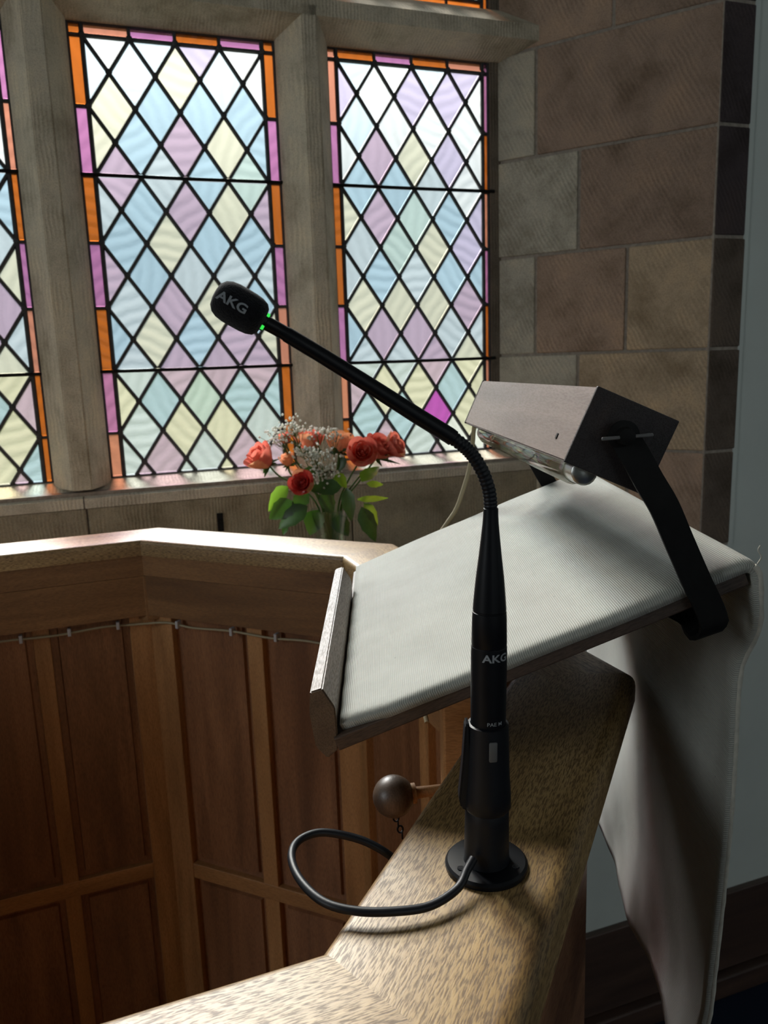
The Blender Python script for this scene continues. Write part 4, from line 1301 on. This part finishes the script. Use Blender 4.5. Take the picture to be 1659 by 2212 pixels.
# ------------------------------------------------------------------ vase of flowers on the ledge
VX, VY = -0.1505, 2.15
LEDGE = -0.6116
vase = empty('glass_vase', VX, VY, LEDGE, 'clear glass vase holding roses on the window ledge', 'vase')
op = [(0.036, 0.0), (0.038, 0.004), (0.035, 0.03), (0.038, 0.09), (0.045, 0.15), (0.054, 0.204), (0.0542, 0.206)]
ip = [(0.0515, 0.206), (0.0512, 0.204), (0.0422, 0.15), (0.0352, 0.09), (0.0322, 0.03), (0.0322, 0.010), (0.002, 0.009)]
V, F_ = lathe_data(op + ip, 32)
add('vase_glass', mesh_of('vase_glass', V, F_, M['clear'], 50), T(VX, VY, LEDGE), vase)
V, F_ = lathe_data([(0.002, 0.0105), (0.0318, 0.0105), (0.0318, 0.03), (0.0348, 0.09), (0.0385, 0.125), (0.002, 0.1252)], 28)
add('water', mesh_of('water', V, F_, M['water'], 50), T(VX, VY, LEDGE), vase)


def petal_data(r, ht, width, curl, openness, phi, z0):
    """one cupped petal standing at angle phi round the bloom axis (local z)"""
    V, F = [], []
    nu, nv = 5, 6
    for i in range(nv + 1):
        s = i / nv
        prof_w = width * math.sin(PI * (0.16 + 0.62 * s)) ** 0.8
        rad = r * (0.35 + (0.65 + openness * 0.35) * math.sin(min(1.0, s * 1.05) * PI / 2)) + curl * max(0, s - 0.72) ** 1.5
        z = z0 + ht * s - curl * 0.6 * max(0, s - 0.8)
        for j in range(nu + 1):
            q = (j / nu - 0.5) * 2
            a = phi + q * prof_w
            rr = rad * (1 - 0.06 * q * q) 
            V.append((rr * math.cos(a), rr * math.sin(a), z - ht * 0.10 * q * q * s))
    for i in range(nv):
        for j in range(nu):
            a = i * (nu + 1) + j
            F.append((a, a + 1, a + nu + 2, a + nu + 1))
    return V, F


def leaf_me(name, length, width, bend, mat='leaf'):
    V, F = [], []
    nv = 7
    for i in range(nv + 1):
        s = i / nv
        w = width / 2 * (math.sin(PI * s ** 0.75) ** 0.85) * (1 + 0.06 * (-1) ** i) if 0 < s < 1 else 0.0006
        zz = -bend * length * s * s
        V += [(-w, s * length, zz + 0.22 * w), (0, s * length, zz), (w, s * length, zz + 0.22 * w)]
    for i in range(nv):
        for j in range(2):
            a = 3 * i + j
            F.append((a, a + 1, a + 4, a + 3))
    return mesh_of(name, V, F, M[mat], 60)


def leaf(parent, base, tip, width, tilt=0.0, bend=0.12, mat='leaf'):
    b, t = Vector(base), Vector(tip)
    ey = (t - b); L = ey.length; ey.normalize()
    nz = Vector((0.15 * math.sin(tilt * 3), -1, 0.45 * math.cos(tilt)))       # blade roughly faces the room
    nz = (nz - ey * nz.dot(ey)).normalized()
    nz = (Matrix.Rotation(tilt, 3, ey) @ nz)
    ex = ey.cross(nz)
    me_ = leaf_me('leaf', L, width * 1.3, bend, mat)
    return add('leaf', me_, frame(b, ex, ey, nz), parent)


def rose(label, c, r, axis, mat, mouth, leaves=(), opening=0.5):
    """c: middle of the bloom; axis: the way it faces; mouth: where its stem enters the vase"""
    c = Vector(c); axis = Vector(axis).normalized(); r *= 1.16
    foot = Vector((VX + random.uniform(-0.012, 0.012), VY + random.uniform(-0.012, 0.012), LEDGE + 0.02))
    ro = empty('rose', *foot, label, 'rose', group='roses in the glass vase')
    F = axis_frame(c - axis * r * 0.75, axis, Vector((0.3, 0.2, -1)))
    ht = r * 1.55
    V, F_ = lathe_data([(r * 0.10, 0.0), (r * 0.42, ht * 0.14), (r * 0.44, ht * 0.35), (r * 0.16, ht * 0.62), (r * 0.05, ht * 0.80)], 14)
    bl = add('bloom', mesh_of('bloom', V, F_, M[mat], 80), F, ro)
    for lay, (n_, rr, hh, wd, op_) in enumerate(((3, 0.20, 0.95, 1.35, 0.0), (3, 0.36, 1.0, 1.25, 0.0), (4, 0.53, 1.02, 0.98, 0.10), (5, 0.73, 0.97, 0.82, 0.30), (5, 0.93, 0.86, 0.76, 0.60))):
        for k in range(n_):
            ph = 2 * PI * k / n_ + lay * 0.73 + random.uniform(-0.12, 0.12)
            V, F_ = petal_data(r * rr, ht * hh * random.uniform(0.94, 1.05), wd, r * (0.10 + 0.75 * op_) * opening * 2 * random.uniform(0.7, 1.25), op_ * opening * 2, ph, 0.0)
            mm = mat if (lay < 4 or random.random() < 0.55) else 'petalpeach'
            add('petal', mesh_of('petal', V, F_, M[mm], 80), F, bl)
    base_ = c - axis * r * 0.75
    for k in range(5):
        a = 2 * PI * k / 5 + 0.3
        dv = F.to_3x3() @ Vector((math.cos(a), math.sin(a), 0.15))
        leaf(ro, base_, base_ + dv.normalized() * r * 0.95 - axis * r * 0.35 * random.random(), r * 0.22, random.uniform(-0.6, 0.6), 0.25)
    m_ = Vector(mouth)
    V, F_ = tube_data(smooth_path([base_ + axis * r * 0.1, base_ - axis * r * 0.9 + Vector((0, 0, -0.006)), (base_ * 0.45 + m_ * 0.55) + Vector((0, 0, 0.01)), m_, foot], 6), 0.0026, 8)
    add('stem', mesh_of('stem', V, F_, M['stem'], 80), ID, ro)
    for lf in leaves: leaf(ro, *lf)
    return ro


MOUTH = LEDGE + 0.206


def gp_(px, py, y=2.0):
    """a point of the bouquet: offsets from image pixels right of and above the vase mouth"""
    return (VX + px * 0.01075, y + 0.15, MOUTH + py * 0.01075)  # bouquet moved away from the camera and scaled up about it


random.seed(5)
rose('coral half-open rose leaning out at the far left of the bouquet', gp_(-16.6, 14.0, 1.98), 0.035, (-0.62, -0.35, 0.70), 'petal', gp_(-2.8, 0.2),
     [(gp_(-10, 6.5, 1.98), gp_(-16.2, 1.0, 1.97), 0.040, 0.5, 0.2, 'leafbright'), (gp_(-8.8, 3.0, 1.96), gp_(-15.0, -1.0, 1.94), 0.044, -0.3, 0.2), (gp_(-11, -3.5, 1.97), gp_(-12.0, -5.6, 1.96), 0.014, 0.2, 0.1)], 0.35)
rose('deep red-coral rose hanging low at the front of the bouquet', gp_(-6.0, 8.0, 1.93), 0.029, (-0.15, -0.92, 0.32), 'petalred', gp_(-1.0, 0.3),
     [(gp_(-5.2, 1.8, 1.95), gp_(-13.0, -3.0, 1.93), 0.042, 0.15, 0.18), (gp_(-2.8, 0.2, 1.98), gp_(-5.4, -6.2, 1.97), 0.046, 0.2, 0.1), (gp_(-5.0, 5.0, 1.96), gp_(-9.2, 1.4, 1.95), 0.034, -0.4, 0.2)], 0.30)
rose('open coral rose facing out at the right front of the bouquet', gp_(9.0, 14.9, 1.95), 0.031, (0.10, -0.93, 0.34), 'petal', gp_(2.2, 0.3),
     [(gp_(3.6, 6.3, 1.95), gp_(-4.5, 6.6, 1.94), 0.036, 0.1, 0.1), (gp_(4.8, 6.0, 1.96), gp_(5.6, -2.4, 1.94), 0.030, 0.3, 0.1), (gp_(8.6, 7.2, 1.97), gp_(13.0, 11.0, 2.0), 0.040, -0.5, 0.1, 'leafbright'), (gp_(9.8, 6.8, 1.97), gp_(14.2, 5.9, 1.99), 0.015, 0.4, 0.1, 'leafbright')], 0.55)
rose('coral rose with peach edges, right of the front rose', gp_(13.4, 15.4, 1.99), 0.033, (0.45, -0.45, 0.75), 'petal', gp_(2.8, 0.2),
     [(gp_(7.3, 2.9, 1.96), gp_(15.4, 2.6, 1.98), 0.014, 0.3, 0.1, 'leafbright'), (gp_(9.0, 2.0, 1.95), gp_(12.8, -3.6, 1.95), 0.028, -0.6, 0.15, 'leafbright'), (gp_(8.4, 1.3, 1.94), gp_(11.6, -7.8, 1.93), 0.036, 0.2, 0.12)], 0.6)
rose('coral rose at the far right end of the bouquet', gp_(17.0, 15.6, 2.0), 0.029, (0.85, -0.25, 0.45), 'petal', gp_(3.2, 0.2), [(gp_(12.5, 13, 1.99), gp_(18.6, 11.4, 1.98), 0.006, 0.1, 0.1)], 0.6)
rose('pale peach rose seen from behind, between the gypsophila and the right roses', gp_(3.2, 16.4, 2.03), 0.031, (0.1, 0.62, 0.78), 'petalpeach', gp_(0.8, 0.2),
     [(gp_(2.0, 9.0, 2.0), gp_(4.6, 6.2, 1.96), 0.026, 0.1, 0.1, 'leafbright'), (gp_(4.4, 13.5, 2.0), gp_(2.6, 9.6, 1.99), 0.022, 0.4, 0.1)], 0.5)
rose('coral rose half hidden behind the white gypsophila', gp_(-4.6, 17.2, 2.05), 0.032, (-0.1, 0.25, 0.95), 'petal', gp_(-0.6, 0.3), [(gp_(-3, 10, 2.02), gp_(-7.0, 8.5, 2.0), 0.03, 0.2, 0.1)], 0.55)
rose('small coral rosebud inside the left of the bouquet', gp_(-10.4, 13.0, 2.01), 0.019, (-0.2, -0.2, 0.95), 'petalpeach', gp_(-1.6, 0.3), [(gp_(-1.2, 5, 1.98), gp_(0.8, -1.0, 1.97), 0.034, 0.3, 0.1)], 0.2)
rose('pink rosebud behind the upper left gypsophila', gp_(-11.0, 18.4, 2.04), 0.018, (-0.3, 0.1, 0.95), 'petal', gp_(-1.9, 0.2), [(gp_(1.4, -1.5, 1.99), gp_(4.6, -7.0, 1.98), 0.038, 0.2, 0.1)], 0.2)


def gypsophila(label, cent, spread, nfl, mouth):
    foot = Vector((VX + random.uniform(-0.01, 0.01), VY + random.uniform(-0.01, 0.01), LEDGE + 0.02))
    g_ = empty('gypsophila_sprig', *foot, label, 'gypsophila', group='gypsophila in the glass vase')
    cents = []
    SV, FV = [], []
    c = Vector(cent)
    fork = c * 0.72 + Vector(mouth) * 0.28
    stems = [tube_data(smooth_path([fork, Vector(mouth), foot], 5), 0.0013, 6)]
    for i in range(nfl):
        q = Vector((random.gauss(0, 1) * spread[0], random.gauss(0, 1) * spread[1], random.gauss(0, 1) * spread[2]))
        p = c + q
        if i % 4 == 0:
            br = fork.lerp(p, 0.55) + Vector((0, 0, 0.006))
            stems.append(tube_data([fork, br, p], 0.0005, 4))
        r = random.uniform(0.0030, 0.0050)
        k = Matrix.Rotation(random.uniform(0, 3), 3, 'Z')
        b0 = [Vector((0, 0, r)), Vector((0, 0, -r * 0.8))] + [k @ Vector((math.cos(a) * r * f, math.sin(a) * r * f, random.uniform(-.3, .4) * r)) for a, f in [(j * PI / 4, 1.0 if j % 2 == 0 else 0.72) for j in range(8)]]
        o = len(SV)
        SV += [p + v for v in b0]
        FV += [(o, o + 2 + j, o + 2 + (j + 1) % 8) for j in range(8)] + [(o + 1, o + 2 + (j + 1) % 8, o + 2 + j) for j in range(8)]
    V, F_ = merge(*stems)
    add('stems', mesh_of('stems', V, F_, M['stem'], 80), ID, g_)
    fl_ = add('florets', mesh_of('florets', SV, FV, M['floret'], 80), ID, g_)
    tag(fl_, kind='stuff')
    return g_


gypsophila('white gypsophila sprig reaching up highest at the upper left of the bouquet', gp_(-9.0, 21.5, 2.02), (0.020, 0.015, 0.012), 90, gp_(-1.4, 0.2))
gypsophila('white gypsophila sprig at the left behind the coral rose', gp_(-12.2, 18.6, 2.01), (0.018, 0.015, 0.012), 80, gp_(-2.0, 0.2))
gypsophila('white gypsophila sprig along the top middle of the bouquet', gp_(-2.5, 19.6, 2.03), (0.026, 0.015, 0.007), 80, gp_(-0.4, 0.2))
gypsophila('white gypsophila sprig at the top beside the peach rose', gp_(2.2, 19.0, 2.0), (0.015, 0.012, 0.009), 60, gp_(0.6, 0.2))
gypsophila('dense white gypsophila sprig in the heart of the bouquet', gp_(-3.4, 14.8, 1.97), (0.030, 0.015, 0.010), 110, gp_(-0.2, 0.3))
gypsophila('white gypsophila sprig spilling down the front of the bouquet', gp_(-1.0, 11.2, 1.95), (0.022, 0.012, 0.022), 120, gp_(0.2, 0.3))
